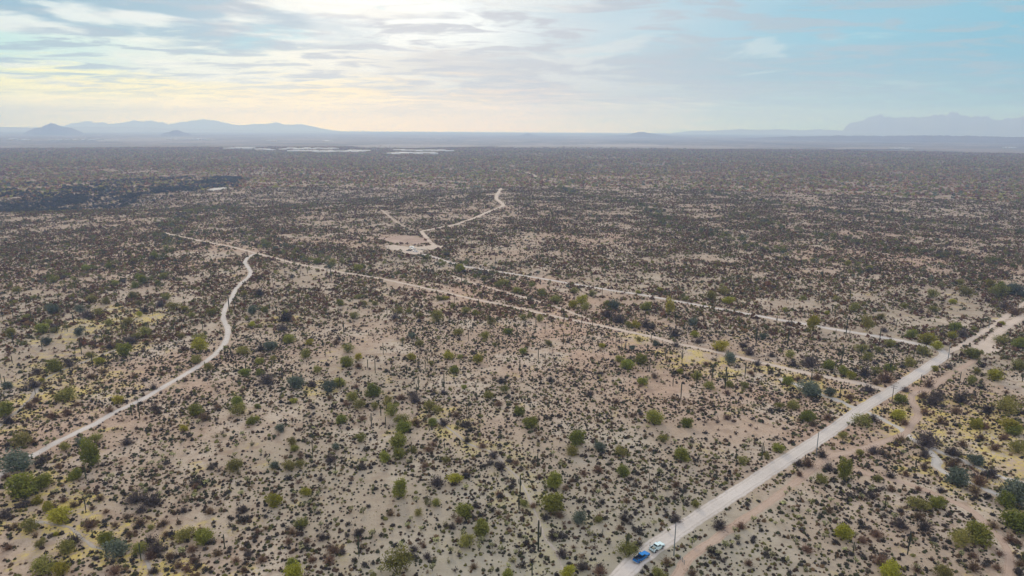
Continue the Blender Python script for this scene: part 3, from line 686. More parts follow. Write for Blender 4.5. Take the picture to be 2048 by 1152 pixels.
# ------------------------------------------------------------------ where the plants stand (zoomed pixels, four per source pixel, by region origin)
REG = {
(1024, 864): dict(
 T=[(515,105,160,'G'),(480,180,130,'O'),(700,150,130,'B'),(860,185,120,'O'),(1205,80,100,'O'),(1355,215,150,'G'),(880,345,130,'G'),(1840,255,100,'O'),(340,435,160,'G'),(310,625,215,'G'),(530,725,150,'B'),(450,1150,140,'Y'),(925,990,190,'O'),(1165,1170,130,'O'),(2035,210,70,'O'),(100,590,80,'O'),(690,720,80,'O')],
 R=[(700,1130,130,'R'),(560,1095,120,'K'),(1595,965,105,'K'),(1890,1065,95,'R'),(1240,1055,110,'R'),(1440,1145,105,'R'),(1660,765,150,'K'),(400,985,120,'K'),(170,600,80,'R'),(30,260,80,'R'),(915,560,80,'R'),(750,445,60,'R'),(690,320,110,'R'),(1310,440,90,'R'),(1830,770,100,'R'),(380,680,100,'R'),(700,690,80,'R'),(430,465,80,'R'),(1470,600,80,'O'),(1300,540,70,'K'),(900,710,120,'K'),(860,780,80,'R'),(1310,710,110,'K'),(570,340,80,'R'),(1010,905,90,'K'),(330,850,120,'K'),(270,700,90,'K'),(720,570,70,'K'),(700,1090,90,'K')],
 S=[(205,280,110,4),(65,495,150,4),(55,620,100,0),(210,955,235,2),(1095,430,100,1),(1158,495,110,0),(1790,265,100,0),(1998,220,135,3),(1365,520,60,0),(725,825,50,2),(160,1150,90,1),(920,965,150,5)],
 C=[(690,500),(1160,630),(1230,475),(1280,370),(1250,800),(1050,760),(1135,745),(1370,640),(1300,90),(1540,500),(480,260),(1060,150),(1030,250),(1290,300),(1370,560),(1760,900),(1800,860),(1930,720),(40,780),(30,980),(1180,340),(1500,200),(1860,130),(1420,120),(1010,300),(1640,430),(1190,560),(640,830),(1900,90),(1640,230),(330,190),(1710,930),(1780,800),(1580,960),(1650,990),(1440,900)]),
(1536, 864): dict(
 T=[(605,385,130,'G',190),(420,410,120,'O'),(80,155,110,'G'),(600,855,170,'Y'),(1200,610,180,'O'),(1360,605,140,'G'),(1660,865,225,'G'),(1530,895,190,'O'),(1900,600,160,'G'),(1970,770,280,'G'),(1990,165,165,'O'),(1980,560,290,'B'),(1510,415,200,'B'),(980,1155,190,'Y'),(1400,1165,180,'O'),(1960,15,150,'G'),(590,45,90,'O'),(730,180,80,'O')],
 R=[(310,955,105,'R'),(830,530,100,'K'),(1100,350,80,'R'),(1550,110,105,'R'),(1480,185,135,'K'),(1810,145,115,'R'),(1480,280,150,'R'),(1690,425,160,'R'),(1650,490,130,'R'),(980,470,80,'R'),(960,200,80,'R'),(980,365,85,'K'),(1200,465,75,'R'),(870,835,125,'R'),(900,1055,140,'R'),(1640,1105,150,'R'),(1200,690,105,'R'),(1190,1115,100,'R'),(760,885,110,'R'),(1850,985,90,'R'),(1930,875,105,'R'),(2000,905,90,'R'),(1830,1095,85,'R'),(1800,765,105,'R'),(320,275,120,'R'),(490,645,85,'R'),(1060,765,150,'K'),(1640,1000,95,'R'),(1260,110,240,'K'),(840,170,110,'K'),(1060,80,110,'R'),(1250,200,110,'K'),(1780,360,150,'K'),(1660,260,150,'B'),(480,300,110,'K'),(430,200,100,'K'),(250,270,100,'K'),(250,350,70,'R'),(1700,60,110,'R'),(1880,60,100,'R'),(740,490,90,'K'),(1250,780,150,'K'),(880,400,80,'O'),(1250,290,90,'R'),(2010,1070,110,'R'),(2000,1140,90,'K'),(1380,480,80,'K'),(1060,640,80,'K')],
 S=[(930,625,110,0),(1750,385,75,0),(295,238,58,0),(1115,980,190,4),(1175,310,100,5),(535,1025,60,1),(680,965,85,4)],
 C=[(140,505),(170,475),(390,500),(330,570),(260,525),(745,540),(340,400),(320,660),(190,850),(60,745),(450,855),(1545,1005),(1190,1110),(700,1050),(610,965),(1130,605),(460,755),(1560,1080),(120,595),(30,1005),(480,1040),(240,700),(200,640),(550,600),(700,840),(1010,700),(110,730),(150,1050),(300,1120),(400,950),(820,480),(220,900)]),
(512, 864): dict(
 T=[(290,100,90,'O'),(310,150,80,'G'),(270,305,125,'O'),(350,285,95,'O'),(150,290,90,'B'),(145,585,150,'Y'),(365,765,125,'O'),(295,1085,125,'G'),(300,1165,165,'Y'),(1150,110,165,'G'),(1150,205,125,'G'),(1030,230,105,'G'),(840,78,100,'O'),(1160,525,130,'G',145),(1300,665,80,'O'),(1655,670,165,'G'),(1810,805,160,'G'),(1690,905,155,'O'),(1590,405,130,'Y'),(1140,1125,260,'O'),(1520,245,80,'O'),(400,505,100,'Y'),(2020,1155,100,'G'),(1260,160,80,'O')],
 R=[(360,195,70,'R'),(625,965,130,'R'),(690,975,80,'K'),(590,1045,130,'R'),(450,1035,85,'R'),(410,885,85,'R'),(260,890,90,'R'),(50,1035,100,'R'),(1450,425,150,'K'),(1590,425,80,'R'),(1810,125,95,'R'),(1380,155,95,'R'),(1680,335,90,'R'),(1900,200,110,'K'),(820,830,110,'K'),(290,820,90,'R'),(1690,80,90,'K'),(520,390,80,'K'),(1760,600,80,'K'),(1620,720,90,'R'),(1570,770,90,'K'),(1370,1010,90,'K'),(1260,950,90,'K'),(600,240,110,'K'),(20,810,70,'R'),(80,780,60,'R'),(640,140,80,'B'),(1960,300,130,'K'),(380,930,90,'K'),(530,860,90,'K'),(1940,660,70,'R'),(1440,590,90,'O'),(1350,280,90,'R'),(1420,110,80,'R'),(1740,1090,80,'R')],
 S=[(455,195,130,1),(825,995,165,0),(1480,808,46,0),(1510,143,60,2),(1245,175,100,0),(640,345,100,0),(760,205,32,3)],
 C=[(40,175),(860,250),(305,500),(500,515),(600,475),(520,760),(640,725),(480,620),(765,635),(860,650),(930,475),(1090,795),(1240,710),(1210,770),(1320,790),(1390,485),(1790,450),(1840,470),(930,835),(1160,930),(1560,975),(1630,985),(1890,930),(1960,955),(1410,1110),(1000,1120),(920,1135),(2010,750),(1870,605),(1130,225),(1220,255),(840,405),(380,600),(430,590),(100,250),(690,580),(2020,1090),(1890,1120),(1440,890)]),
(0, 864): dict(
 T=[(180,110,190,'O'),(730,275,180,'G',195),(605,375,125,'G'),(150,305,265,'B'),(170,505,255,'G'),(350,445,165,'G'),(290,575,95,'Y'),(390,625,105,'Y'),(470,725,190,'Y'),(240,785,155,'O'),(1875,305,165,'O'),(850,895,150,'G'),(930,995,185,'B'),(1480,855,175,'O'),(1640,875,180,'G'),(1210,780,62,'O'),(350,1125,220,'O'),(480,1145,165,'Y'),(770,80,100,'O'),(650,110,95,'B'),(520,145,105,'O'),(1120,965,145,'O'),(540,960,160,'O'),(320,925,100,'O'),(450,830,50,'Y')],
 R=[(720,765,130,'R'),(590,885,145,'K'),(1690,295,80,'K'),(800,545,95,'R'),(850,645,65,'R'),(1020,695,95,'R'),(1120,750,135,'R'),(1310,745,110,'R'),(1040,835,100,'R'),(1200,895,125,'K'),(1250,965,180,'K'),(1360,1015,105,'R'),(1430,1085,100,'R'),(1540,955,105,'R'),(1560,1045,100,'R'),(1500,1115,100,'R'),(1890,1045,95,'R'),(1950,1120,90,'R'),(920,1135,130,'R'),(1680,650,95,'R'),(1740,985,105,'R'),(40,685,125,'K'),(120,765,85,'R'),(470,285,75,'R'),(340,245,115,'K'),(50,375,95,'R'),(1240,1125,100,'K'),(1080,560,180,'K'),(1230,585,170,'K'),(920,755,80,'R'),(1020,100,120,'K'),(1130,640,100,'K'),(270,100,80,'R'),(60,110,70,'K'),(590,600,100,'R'),(180,600,110,'K'),(1470,640,90,'K'),(70,940,90,'R'),(510,560,80,'R'),(1570,450,90,'R'),(1200,1010,120,'R'),(1950,640,90,'K'),(740,620,60,'R'),(1990,990,90,'K'),(1330,830,90,'R'),(1210,1130,70,'R')],
 S=[(690,378,100,1),(690,642,112,0),(1475,442,62,0),(970,478,36,0),(1050,478,30,0),(1540,553,52,2),(1865,812,38,0),(1797,918,98,0),(1130,1030,140,0),(855,1000,110,0),(620,682,32,0),(1030,1082,30,0),(745,848,70,1)],
 C=[(95,410),(450,500),(660,510),(690,550),(830,340),(860,400),(900,380),(1145,460),(1280,510),(1280,550),(930,460),(1500,470),(1560,370),(1370,185),(1290,95),(1250,185),(1300,240),(1650,430),(1600,460),(1980,410),(1930,520),(1140,320),(930,280),(370,115),(1390,195),(1480,165),(1890,125),(1960,65),(1450,100),(1540,30),(1180,180),(1270,260),(1440,270),(1880,200),(1370,350)]),
(1536, 576): dict(
 T=[(135,190,62,'O'),(280,92,62,'O'),(545,105,72,'O'),(355,340,92,'Y',130),(370,280,82,'O'),(470,212,52,'Y'),(905,250,75,'O'),(690,185,110,'O'),(790,345,100,'O',120),(1090,165,72,'O'),(1320,192,82,'O'),(1475,125,72,'Y'),(1150,402,105,'G'),(1270,445,145,'Y'),(1350,492,105,'Y'),(1465,402,82,'Y'),(1495,342,105,'G'),(1625,555,155,'G'),(1850,445,112,'O'),(2000,475,115,'G'),(2000,655,145,'O'),(495,645,122,'G'),(600,685,102,'G'),(670,725,95,'Y'),(740,505,112,'O'),(800,575,112,'O'),(970,465,105,'O'),(880,515,82,'O'),(1240,535,112,'O'),(965,665,92,'G'),(855,692,92,'O'),(1130,625,112,'O'),(1330,662,62,'Y'),(165,775,102,'G'),(180,562,105,'O'),(1060,915,122,'G'),(1035,1055,135,'Y'),(325,1065,145,'G'),(200,965,125,'O'),(90,955,82,'O'),(745,1105,155,'O'),(330,855,215,'B'),(500,865,105,'B'),(1800,735,145,'Y'),(1670,685,82,'O'),(1620,775,102,'O'),(1910,985,215,'O'),(1930,1145,165,'Y'),(1660,1115,112,'Y'),(2030,65,90,'B'),(1310,75,105,'O'),(1570,65,135,'O'),(1850,65,155,'O'),(1960,55,145,'B'),(1650,340,60,'O'),(1870,295,52,'Y')],
 R=[(940,755,150,'R'),(200,625,95,'K'),(330,625,180,'K'),(390,735,105,'R'),(770,705,145,'K'),(1240,885,115,'R'),(1350,895,155,'K'),(1540,915,165,'K'),(1310,935,150,'K'),(1750,995,135,'K'),(470,1055,95,'R'),(360,1105,85,'R'),(1090,1095,85,'R'),(840,1065,105,'K'),(1380,1085,105,'R'),(800,835,135,'K'),(650,885,95,'R'),(1730,1125,95,'R'),(240,740,90,'R'),(30,550,85,'K'),(860,770,90,'R'),(1500,1000,100,'R'),(1250,1010,100,'R'),(1700,800,90,'K'),(1900,160,130,'K'),(1970,210,110,'R'),(1550,390,110,'K'),(930,350,80,'K'),(1440,640,80,'K'),(1280,790,120,'R'),(1100,830,80,'K')],
 S=[(150,490,112,0),(620,400,155,1),(650,388,65,0),(165,282,42,0),(585,612,165,4),(1115,535,85,0),(1165,552,85,0),(575,872,105,0),(205,152,42,0),(400,132,62,0),(420,122,62,0),(1260,440,60,0),(1850,200,60,0),(320,240,60,0),(1470,570,50,1),(1000,150,45,0)],
 C=[(460,980),(520,940),(560,960),(640,1100),(310,1125),(80,880),(60,840),(1010,930),(1050,1000),(980,960),(780,860),(700,830),(640,540),(560,500),(420,480),(1260,540),(1480,720),(1500,690),(1700,620)]),
(1024, 576): dict(
 T=[(90,255,82,'O'),(220,270,82,'O'),(240,65,92,'O'),(350,115,105,'O'),(490,155,92,'Y'),(565,125,105,'Y'),(580,185,102,'O'),(640,65,72,'O'),(810,165,112,'B'),(760,145,82,'O'),(500,45,72,'O'),(1070,175,105,'G'),(1265,195,82,'Y',110),(1440,300,102,'B'),(1730,125,105,'Y'),(1590,95,112,'O'),(1690,55,92,'O'),(1390,105,62,'O'),(990,318,92,'Y'),(930,315,72,'O'),(1460,395,85,'Y'),(1670,495,135,'Y'),(1155,465,72,'B'),(960,492,62,'B'),(720,480,72,'Y'),(290,460,82,'O'),(90,525,72,'G'),(855,592,82,'O'),(930,645,135,'G'),(1030,612,122,'G'),(1045,770,102,'G'),(1340,682,62,'Y'),(1480,735,92,'O'),(1575,805,105,'O'),(1735,795,82,'O'),(1860,795,85,'O'),(1740,595,112,'B'),(1015,425,62,'O'),(60,1015,102,'G'),(150,1115,135,'G'),(1130,1085,155,'G'),(1390,1105,112,'G'),(2010,405,82,'B'),(40,40,90,'O'),(1180,30,60,'Y'),(1010,45,50,'Y')],
 R=[(1300,385,115,'K'),(850,275,140,'K'),(770,235,112,'K'),(1070,315,112,'K'),(1120,325,82,'K'),(1850,475,95,'K'),(1900,535,115,'K'),(1490,440,90,'K'),(1310,470,80,'K'),(300,135,80,'R'),(410,430,50,'R'),(120,460,60,'R'),(1140,720,80,'R'),(1720,850,80,'R'),(960,1030,70,'R'),(1510,980,60,'R'),(1290,890,70,'R'),(1420,700,60,'R'),(1550,620,80,'R'),(1910,690,80,'R'),(1960,620,80,'K'),(700,700,80,'K'),(310,750,80,'K'),(620,860,80,'K'),(1720,1050,80,'R'),(470,660,70,'R'),(830,920,70,'R')],
 S=[(415,272,105,1),(450,282,62,0),(107,312,62,0),(410,455,82,1),(830,478,95,0),(905,515,82,4),(1113,428,65,0),(1227,568,115,2),(1358,612,115,4),(1100,672,112,0),(1350,888,135,2),(1445,1002,95,0),(1703,805,175,4),(1640,328,72,0),(1730,325,62,0),(1950,465,165,1),(1530,275,42,0),(645,295,52,0),(557,252,62,0),(210,602,115,3),(265,582,62,0)],
 C=[(540,690),(690,640),(700,720),(810,710),(1130,620),(1190,650),(1080,540),(790,980),(840,860),(1600,1040),(1770,1000),(1650,960),(1790,720),(1820,710),(1920,740),(1250,640),(60,820),(100,900),(720,830),(520,760),(250,840),(640,600),(490,500),(1980,900)]),
(512, 576): dict(
 T=[(670,140,75,'G'),(955,138,62,'O'),(870,135,62,'O'),(815,85,62,'O'),(410,85,52,'O'),(75,195,65,'G'),(230,215,62,'Y'),(785,245,85,'O'),(1150,200,85,'O'),(1220,205,72,'O'),(1310,230,72,'O'),(1450,268,135,'O'),(1470,98,75,'O'),(1515,95,62,'Y'),(1680,205,95,'O'),(1755,220,75,'O'),(1880,288,95,'O'),(1580,155,55,'O'),(2010,370,95,'G'),(1620,375,85,'O'),(1830,405,95,'O'),(1245,405,75,'B'),(1170,435,62,'O'),(1315,470,82,'O'),(1910,465,52,'O'),(270,435,115,'G'),(430,455,75,'Y'),(115,500,135,'B'),(30,605,85,'G'),(140,585,62,'O'),(400,555,105,'O'),(735,515,112,'O'),(720,628,135,'G'),(820,575,85,'Y'),(495,678,85,'O'),(1245,575,82,'Y'),(1400,615,52,'O'),(1540,568,105,'Y'),(1630,565,62,'O'),(1770,595,105,'Y'),(1580,680,105,'G'),(320,795,165,'B'),(665,788,115,'G'),(590,828,135,'B'),(30,698,75,'G'),(940,858,145,'G'),(770,898,125,'O'),(830,958,112,'O'),(1060,938,115,'O'),(1090,1018,155,'O'),(950,968,85,'O'),(690,1078,115,'G'),(300,918,65,'Y'),(1160,1088,145,'O'),(1180,1145,145,'G'),(1390,968,125,'O'),(1450,1005,92,'O'),(1410,1098,92,'G'),(1860,878,95,'O'),(1665,808,52,'G'),(1990,838,85,'O'),(200,1145,95,'B'),(10,960,60,'G'),(10,1060,60,'G')],
 R=[(240,265,170,'K'),(210,340,120,'K'),(90,765,175,'K'),(1270,915,120,'K'),(1160,890,100,'R'),(800,800,70,'R'),(450,790,100,'K'),(720,940,80,'R'),(850,1060,90,'R'),(1280,1090,110,'R'),(1500,1100,120,'K'),(1960,760,90,'K'),(1500,850,80,'K'),(1940,940,90,'R'),(40,500,90,'K'),(820,640,90,'R'),(590,890,70,'R'),(1260,870,100,'K'),(1670,1110,110,'K'),(1110,250,90,'K'),(640,450,80,'R'),(1200,100,70,'R'),(30,60,110,'K'),(1600,1030,90,'R'),(1700,1100,80,'K')],
 S=[(555,552,52,0),(650,243,55,1),(665,52,45,0),(895,642,72,0),(1050,243,95,1),(1370,602,65,0),(1285,853,85,4),(1688,1052,112,0),(1703,1047,108,0),(925,1112,112,3),(1038,1102,75,0),(130,672,100,0),(1718,355,52,2),(1970,455,75,0),(1760,822,62,0),(1580,442,52,0),(1000,1022,82,0),(1380,200,50,0),(1780,150,70,3),(1660,170,40,0)],
 C=[(1040,490),(990,740),(640,940),(870,1090),(820,1080),(1880,700),(1250,560),(1480,400),(360,600),(560,800),(1890,800),(1700,840),(1770,930),(1250,1010)]),
(0, 576): dict(
 T=[(140,38,85,'O'),(340,355,125,'G'),(430,198,115,'B'),(215,245,72,'O'),(395,290,65,'O'),(90,385,95,'O'),(380,450,95,'B'),(440,355,82,'O'),(740,115,105,'O'),(710,165,62,'O'),(640,195,85,'B'),(850,128,82,'O'),(1070,88,95,'O'),(1110,135,65,'O'),(1020,298,95,'O'),(870,305,82,'O'),(790,215,95,'O'),(1120,228,55,'Y'),(1160,378,112,'O'),(1090,408,85,'O'),(640,378,95,'B'),(1000,540,155,'G'),(1390,175,112,'O'),(1480,180,72,'O'),(1540,238,75,'O'),(1600,440,125,'O'),(1600,508,155,'Y'),(1575,600,105,'O'),(1450,405,62,'O'),(440,670,135,'G'),(720,555,85,'O'),(800,605,95,'Y'),(340,755,55,'Y'),(545,895,175,'O'),(60,805,105,'B'),(945,928,105,'Y'),(470,905,92,'O'),(50,1018,145,'G'),(1670,655,85,'O'),(1955,700,112,'G'),(1560,1010,135,'G'),(1900,938,115,'G'),(1910,1018,135,'O'),(2015,1088,95,'G'),(1475,1145,75,'Y'),(2020,205,105,'B'),(1950,530,135,'O'),(2020,305,65,'Y'),(1960,65,65,'O'),(1690,215,92,'O'),(1330,95,80,'O')],
 R=[(280,795,145,'K'),(1040,450,125,'K'),(560,628,115,'K'),(1160,195,95,'K'),(70,1085,135,'K'),(880,485,85,'K'),(300,690,100,'K'),(720,720,80,'R'),(830,680,80,'R'),(540,830,90,'R'),(1470,500,90,'R'),(1070,720,70,'R'),(1290,150,100,'K'),(930,480,90,'R'),(240,960,100,'R'),(420,1040,100,'R'),(540,1020,100,'R'),(1740,970,80,'R'),(1500,890,70,'R'),(880,990,90,'R'),(1640,1060,110,'R'),(1240,980,100,'K'),(620,940,70,'R'),(290,910,90,'R'),(1230,810,80,'K'),(1300,700,60,'R'),(430,330,80,'K'),(700,240,120,'K')],
 S=[(250,248,92,0),(655,532,125,3),(690,392,72,0),(768,472,82,2),(1125,178,62,0),(570,722,92,1),(597,802,82,0),(100,602,62,0),(745,642,112,0),(15,772,92,0),(285,852,55,0),(1055,1008,78,0),(1120,1048,135,2),(1625,352,85,0),(1475,288,62,4),(1835,185,125,1),(1850,565,95,4),(1893,642,95,0),(1640,642,55,0),(1195,352,62,0),(1393,352,72,0),(815,402,65,1),(970,292,52,0),(1010,332,52,0),(545,898,62,0),(190,962,38,0),(913,752,52,0),(460,362,62,0),(350,372,32,4)],
 C=[(1210,1130),(1590,1090),(1500,1060),(1100,900),(1130,870),(1440,650),(1420,660),(1920,830),(1390,800),(1240,650),(820,800),(660,670)]),
}

def src(o, X, Y): return o[0] + X / 4, o[1] + Y / 4
trees, shrubs, sags, chos = [], [], [], []     # (px, py, width px, code, height px)
for o, d in REG.items():
    for q in d.get('T', []):
        x, y = src(o, q[0], q[1]); trees.append((x, y, q[2] / 4, q[3], (q[4] / 4 if len(q) > 4 else 0)))
    for q in d.get('R', []):
        x, y = src(o, q[0], q[1]); (shrubs if q[3] in 'RK' else trees).append((x, y, q[2] / 4, q[3], 0))
    for q in d.get('S', []):
        x, y = src(o, q[0], q[1]); sags.append((x, y, q[2] / 4, q[3]))
    for q in d.get('C', []):
        x, y = src(o, q[0], q[1]); chos.append((x, y))

THINGS = []      # (object, kind word, adjective, source px, py, size)
def on_ground(px, py):
    p = ground(np.array([px]), np.array([py]))[0]
    return p, float((p - CP) @ CF) / FPX          # point, metres per source pixel

ADJ = {'G': 'deep green', 'Y': 'yellow-green', 'O': 'olive green', 'B': 'grey-green'}
def put_tree(px, py, wpx, code, hpx=0):
    p, mpp = on_ground(px, py)
    w = wpx * mpp * 1.16
    k = random.randrange(5)
    name, grp = ('ironwood_tree', 'ironwood trees') if code == 'B' else ('palo_verde_tree', 'palo verde trees')
    root = link(name, None, None, (p[0], p[1], p[2] - .02 * w))
    hz = random.uniform(.72, .95)
    if hpx: hz = hpx * mpp / .85 / .74 / w
    root.scale = (w, w * random.uniform(.85, 1.05), w * hz); root.rotation_euler.z = random.uniform(0, 6.28)
    root.empty_display_size = .2
    c, t = TREES[code][k]
    link('crown', c, root); link('trunk', t, root)
    tag(root, None, 'tree', grp)
    THINGS.append((root, 'ironwood tree' if code == 'B' else 'palo verde tree', ADJ[code], px, py, wpx))
def put_mesh(name, me, px, py, w, hz, kind, adj, cat, grp, child=None):
    p, mpp = on_ground(px, py)
    o = link(name, me, None, (p[0], p[1], p[2] - .01))
    o.scale = (w, w * random.uniform(.85, 1.1), w * hz); o.rotation_euler.z = random.uniform(0, 6.28)
    if child: link('spiny_crown', child, o)
    tag(o, None, cat, grp); THINGS.append((o, kind, adj, px, py, w / mpp)); return o

for t in trees: put_tree(*t)
for (px, py, wpx, code, _) in shrubs:
    p, mpp = on_ground(px, py)
    put_mesh('dry_shrub', random.choice(SHRUB[code]), px, py, wpx * mpp * 1.1, random.uniform(.85, 1.15), 'twiggy shrub', 'dry brown' if code == 'R' else 'dark bare', 'shrub', 'dry twiggy shrubs')
def put_sag(px, py, hpx, v):
    p, mpp = on_ground(px, py)
    dep = math.atan2(CAM_H, math.hypot(p[0], p[1]))
    h = hpx * mpp / max(.6, math.cos(dep)); h = min(h, 11.5)
    me, arms = SAG[v]
    o = link('saguaro_cactus', me, None, (p[0], p[1], p[2] - .05)); wf = h * random.uniform(.75, 1.0) if h > 5 else h * 1.5
    o.scale = (wf, wf, h); o.rotation_euler.z = random.uniform(0, 6.28)
    for a in arms: link('arm', a, o)
    tag(o, None, 'cactus', 'saguaro cacti')
    THINGS.append((o, 'saguaro cactus', ('single-stem', 'single-stem', 'one-armed', 'two-armed', 'three-armed', 'many-armed')[v], px, py, hpx))
for s in sags: put_sag(*s)
def put_cholla(px, py):
    p, mpp = on_ground(px, py); k = random.randrange(5); w = random.uniform(1.9, 3.2)
    put_mesh('cholla_cactus', CHO[k][0], px, py, w, random.uniform(.8, 1.05), 'cholla cactus', 'pale-tipped', 'cactus', 'cholla cacti', CHO[k][1])
for c in chos: put_cholla(*c)

# ------------------------------------------------------------------ scattered plants beyond those traced
def fan(n, r0, r1, half=R(46)):
    a = rng.uniform(-half, half, n); r = np.sqrt(rng.uniform(r0 * r0, r1 * r1, n))
    return r * np.sin(a), r * np.cos(a)
TX = np.array([ground(t[0], t[1])[:2] for t in trees + shrubs])
def off_plants(x, y, rad):
    ok = np.ones(len(x), bool)
    for q in TX: ok &= (x - q[0]) ** 2 + (y - q[1]) ** 2 > rad * rad
    return ok
def area(r0, r1, half=R(46)): return half * (r1 * r1 - r0 * r0)

BELTS = [ground([p[0] for p in b], [p[1] for p in b])[:, :2] for b in (
 [(1100, 370), (1164, 392), (1239, 402), (1299, 415), (1349, 455), (1424, 467), (1500, 490), (1600, 518), (1740, 541), (1900, 568), (2080, 582)],
 [(2080, 470), (1900, 450), (1700, 430), (1500, 400), (1350, 375)], [(0, 600), (120, 560), (235, 528), (300, 520), (345, 480), (335, 450), (380, 425), (470, 405)],
 [(900, 520), (870, 512), (1000, 580), (1060, 580), (1160, 610), (1240, 650), (1320, 660), (1500, 700)], [(700, 540), (560, 500), (480, 470), (330, 470)], [(2080, 540), (1800, 500), (1620, 470), (1480, 430)],
 [(0, 690), (60, 650), (150, 600), (300, 560)])]
def belt(x, y, w):
    d = np.full(len(x), 1e9)
    for b in BELTS: d = np.minimum(d, seg_dist(x, y, [tuple(q) for q in b]))
    return np.exp(-(d / w) ** 2)
def woods(px, py):
    """the dark wooded wash at the left of the photo, as a stretch of ground"""
    a = np.zeros(px.shape)
    for poly in ([(-150, 432), (0, 423), (130, 408), (280, 394), (380, 381), (430, 371), (490, 366), (485, 357), (440, 352), (400, 362), (330, 384), (250, 387), (150, 395), (0, 402), (-150, 405)],
                 [(-150, 392), (40, 388), (42, 380), (-150, 378)], [(125, 386), (225, 386), (222, 377), (135, 376)], [(250, 392), (400, 384), (415, 372), (300, 385)]):
        a = np.maximum(a, inside(px, py, poly).astype(float))
    soft = inside(px, py, [(-150, 440), (0, 425), (130, 412), (280, 400), (400, 384), (495, 370), (490, 352), (300, 356), (120, 366), (0, 370), (-150, 372)])
    return np.maximum(a, .20 * soft)

def clump(seed, n, size, h): return dome_shape(seed, n, size, h)
def core(seed, h, seg=7):
    rg = np.random.default_rng(seed); V = []; F = []
    for z, r_ in ((-.03, .40), (.35, .43), (.78, .27)):
        for q in range(seg):
            a = q / seg * 6.283 + z; e = r_ * rg.uniform(.75, 1.12); V.append((e * math.cos(a), e * math.sin(a), z * h * rg.uniform(.85, 1.1)))
    for l in range(2):
        for q in range(seg): F.append((l * seg + q, l * seg + (q + 1) % seg, (l + 1) * seg + (q + 1) % seg, (l + 1) * seg + q))
    V.append((0, 0, h * .98)); t = len(V) - 1
    for q in range(0, seg): F.append((2 * seg + q, 2 * seg + (q + 1) % seg, t, t))
    V2 = np.array(V); F2 = np.array(F)
    m_ = F2[:, 2] == F2[:, 3]; V2 = np.vstack([V2, np.repeat(V2[t:t + 1], m_.sum(), 0) + rg.normal(0, .02, (int(m_.sum()), 3))]); F2[m_, 3] = np.arange(t + 1, t + 1 + m_.sum())
    return V2, F2
BUR_N = [join([core(300 + k, .40 + .05 * (k % 3)), dome_shape(300 + k, 30, .12, .50 + .05 * (k % 3)), twig_shape(340 + k, 10, h=.55, w=.012)]) for k in range(8)]
BUR_F = [dome_shape(400 + k, 8, .38, .5) for k in range(6)]
TREE_M = []
for k in range(8):
    cvf = crown_shape(500 + k, 110, .085, h=.72, lobes=7, z0=.06); TREE_M.append(cvf)
TREE_F = [dome_shape(600 + k, 14, .33, .66) for k in range(6)]

def in_frame(P, pad=0):
    px, py, w = project(P); return (px > -pad) & (px < 2048 + pad) & (py > -pad) & (py < 1152 + pad)

# low dark scrub, near
def scrub(r0, r1, dens, templates, smin, smax):
    n = int(area(r0, r1) * dens)
    x, y = fan(n, r0, r1)
    dn = .68 + .75 * vnoise(x / 24, y / 24, 31) + .48 * vnoise(x / 6.5, y / 6.5, 32) + .30 * vnoise(x / 95, y / 95, 33) + .5 * wash_near(x, y, 6)
    dn = dn * (1 - .42 * sstep(550, 1450, np.hypot(x, y)) * (r1 < 1501))
    k = rng.random(n) < np.clip(dn, .035, 1)
    x, y = x[k], y[k]
    k = clear_of_roads(x, y, .35); x, y = x[k], y[k]
    s = rng.uniform(smin, smax, len(x)) * (1 + .5 * (rng.random(len(x)) < .12)) * np.exp(rng.normal(-.06, .30, len(x)))
    P = np.stack([x, y, H(x, y) - .03], 1)
    return P, s
cols = np.array([(.050, .042, .036), (.095, .06, .042), (.065, .07, .036), (.17, .11, .062), (.17, .16, .05)])
P1, s1_ = scrub(100, 430, .62, BUR_N, .5, 1.3)
px, py, dw = project(P1)
vis = (px > 4) & (px < 2044) & (py < 1149) & (py > 300)
score = np.where(vis, s1_ / dw, -1)
top = np.argsort(-score)[:300]
for k in top:
    p, mpp = on_ground(px[k], py[k])
    o = link('bursage_shrub', random.choice(BURS), None, tuple(P1[k])); w = s1_[k]
    o.scale = (w, w * random.uniform(.8, 1.2), w * random.uniform(.8, 1.2)); o.rotation_euler.z = random.uniform(0, 6.28)
    tag(o, None, 'shrub', 'low dark bursage shrubs')
    THINGS.append((o, 'bursage shrub', 'low dark', px[k], py[k], s1_[k] / dw[k] * FPX))
rest = np.ones(len(P1), bool); rest[top] = False
def add_mass(name, T, P, s, tint, hs, label, cat, mat=M_tint):
    n = len(P); pick = rng.integers(len(T), size=n)
    scl = np.stack([s, s * rng.uniform(.8, 1.2, n), s * hs * rng.uniform(.8, 1.2, n)], 1)
    V, F, Tn = scatter(T, pick, P, scl, rng.uniform(0, 6.28, n), tint)
    return tag(link(name, mesh_np(name, V, F, mat, tint=Tn)), label, cat, kind='stuff')
def tints(n, base, p=None, var=.22):
    c = base[rng.choice(len(base), n, p=p)]
    return c * rng.uniform(1 - var, 1 + var, n)[:, None]
P1, s1_ = P1[rest], s1_[rest]
add_mass('low_scrub', BUR_N, P1, s1_, tints(len(P1), cols, [.24, .18, .24, .14, .20]), 1.0, 'low dark shrubs dotting the sandy ground nearby', 'scrub')
P2, s2_ = scrub(430, 1500, .34, BUR_F, .8, 1.9)
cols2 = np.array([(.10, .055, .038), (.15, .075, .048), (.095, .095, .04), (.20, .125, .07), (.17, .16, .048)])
add_mass('distant_scrub', BUR_F, P2, s2_, tints(len(P2), cols2, [.2, .2, .24, .16, .2]), 1.0, 'reddish dark scrub speckling the middle distance', 'scrub')
P3, s3_ = scrub(1500, 4900, .034, BUR_F, 2.4, 5.0)
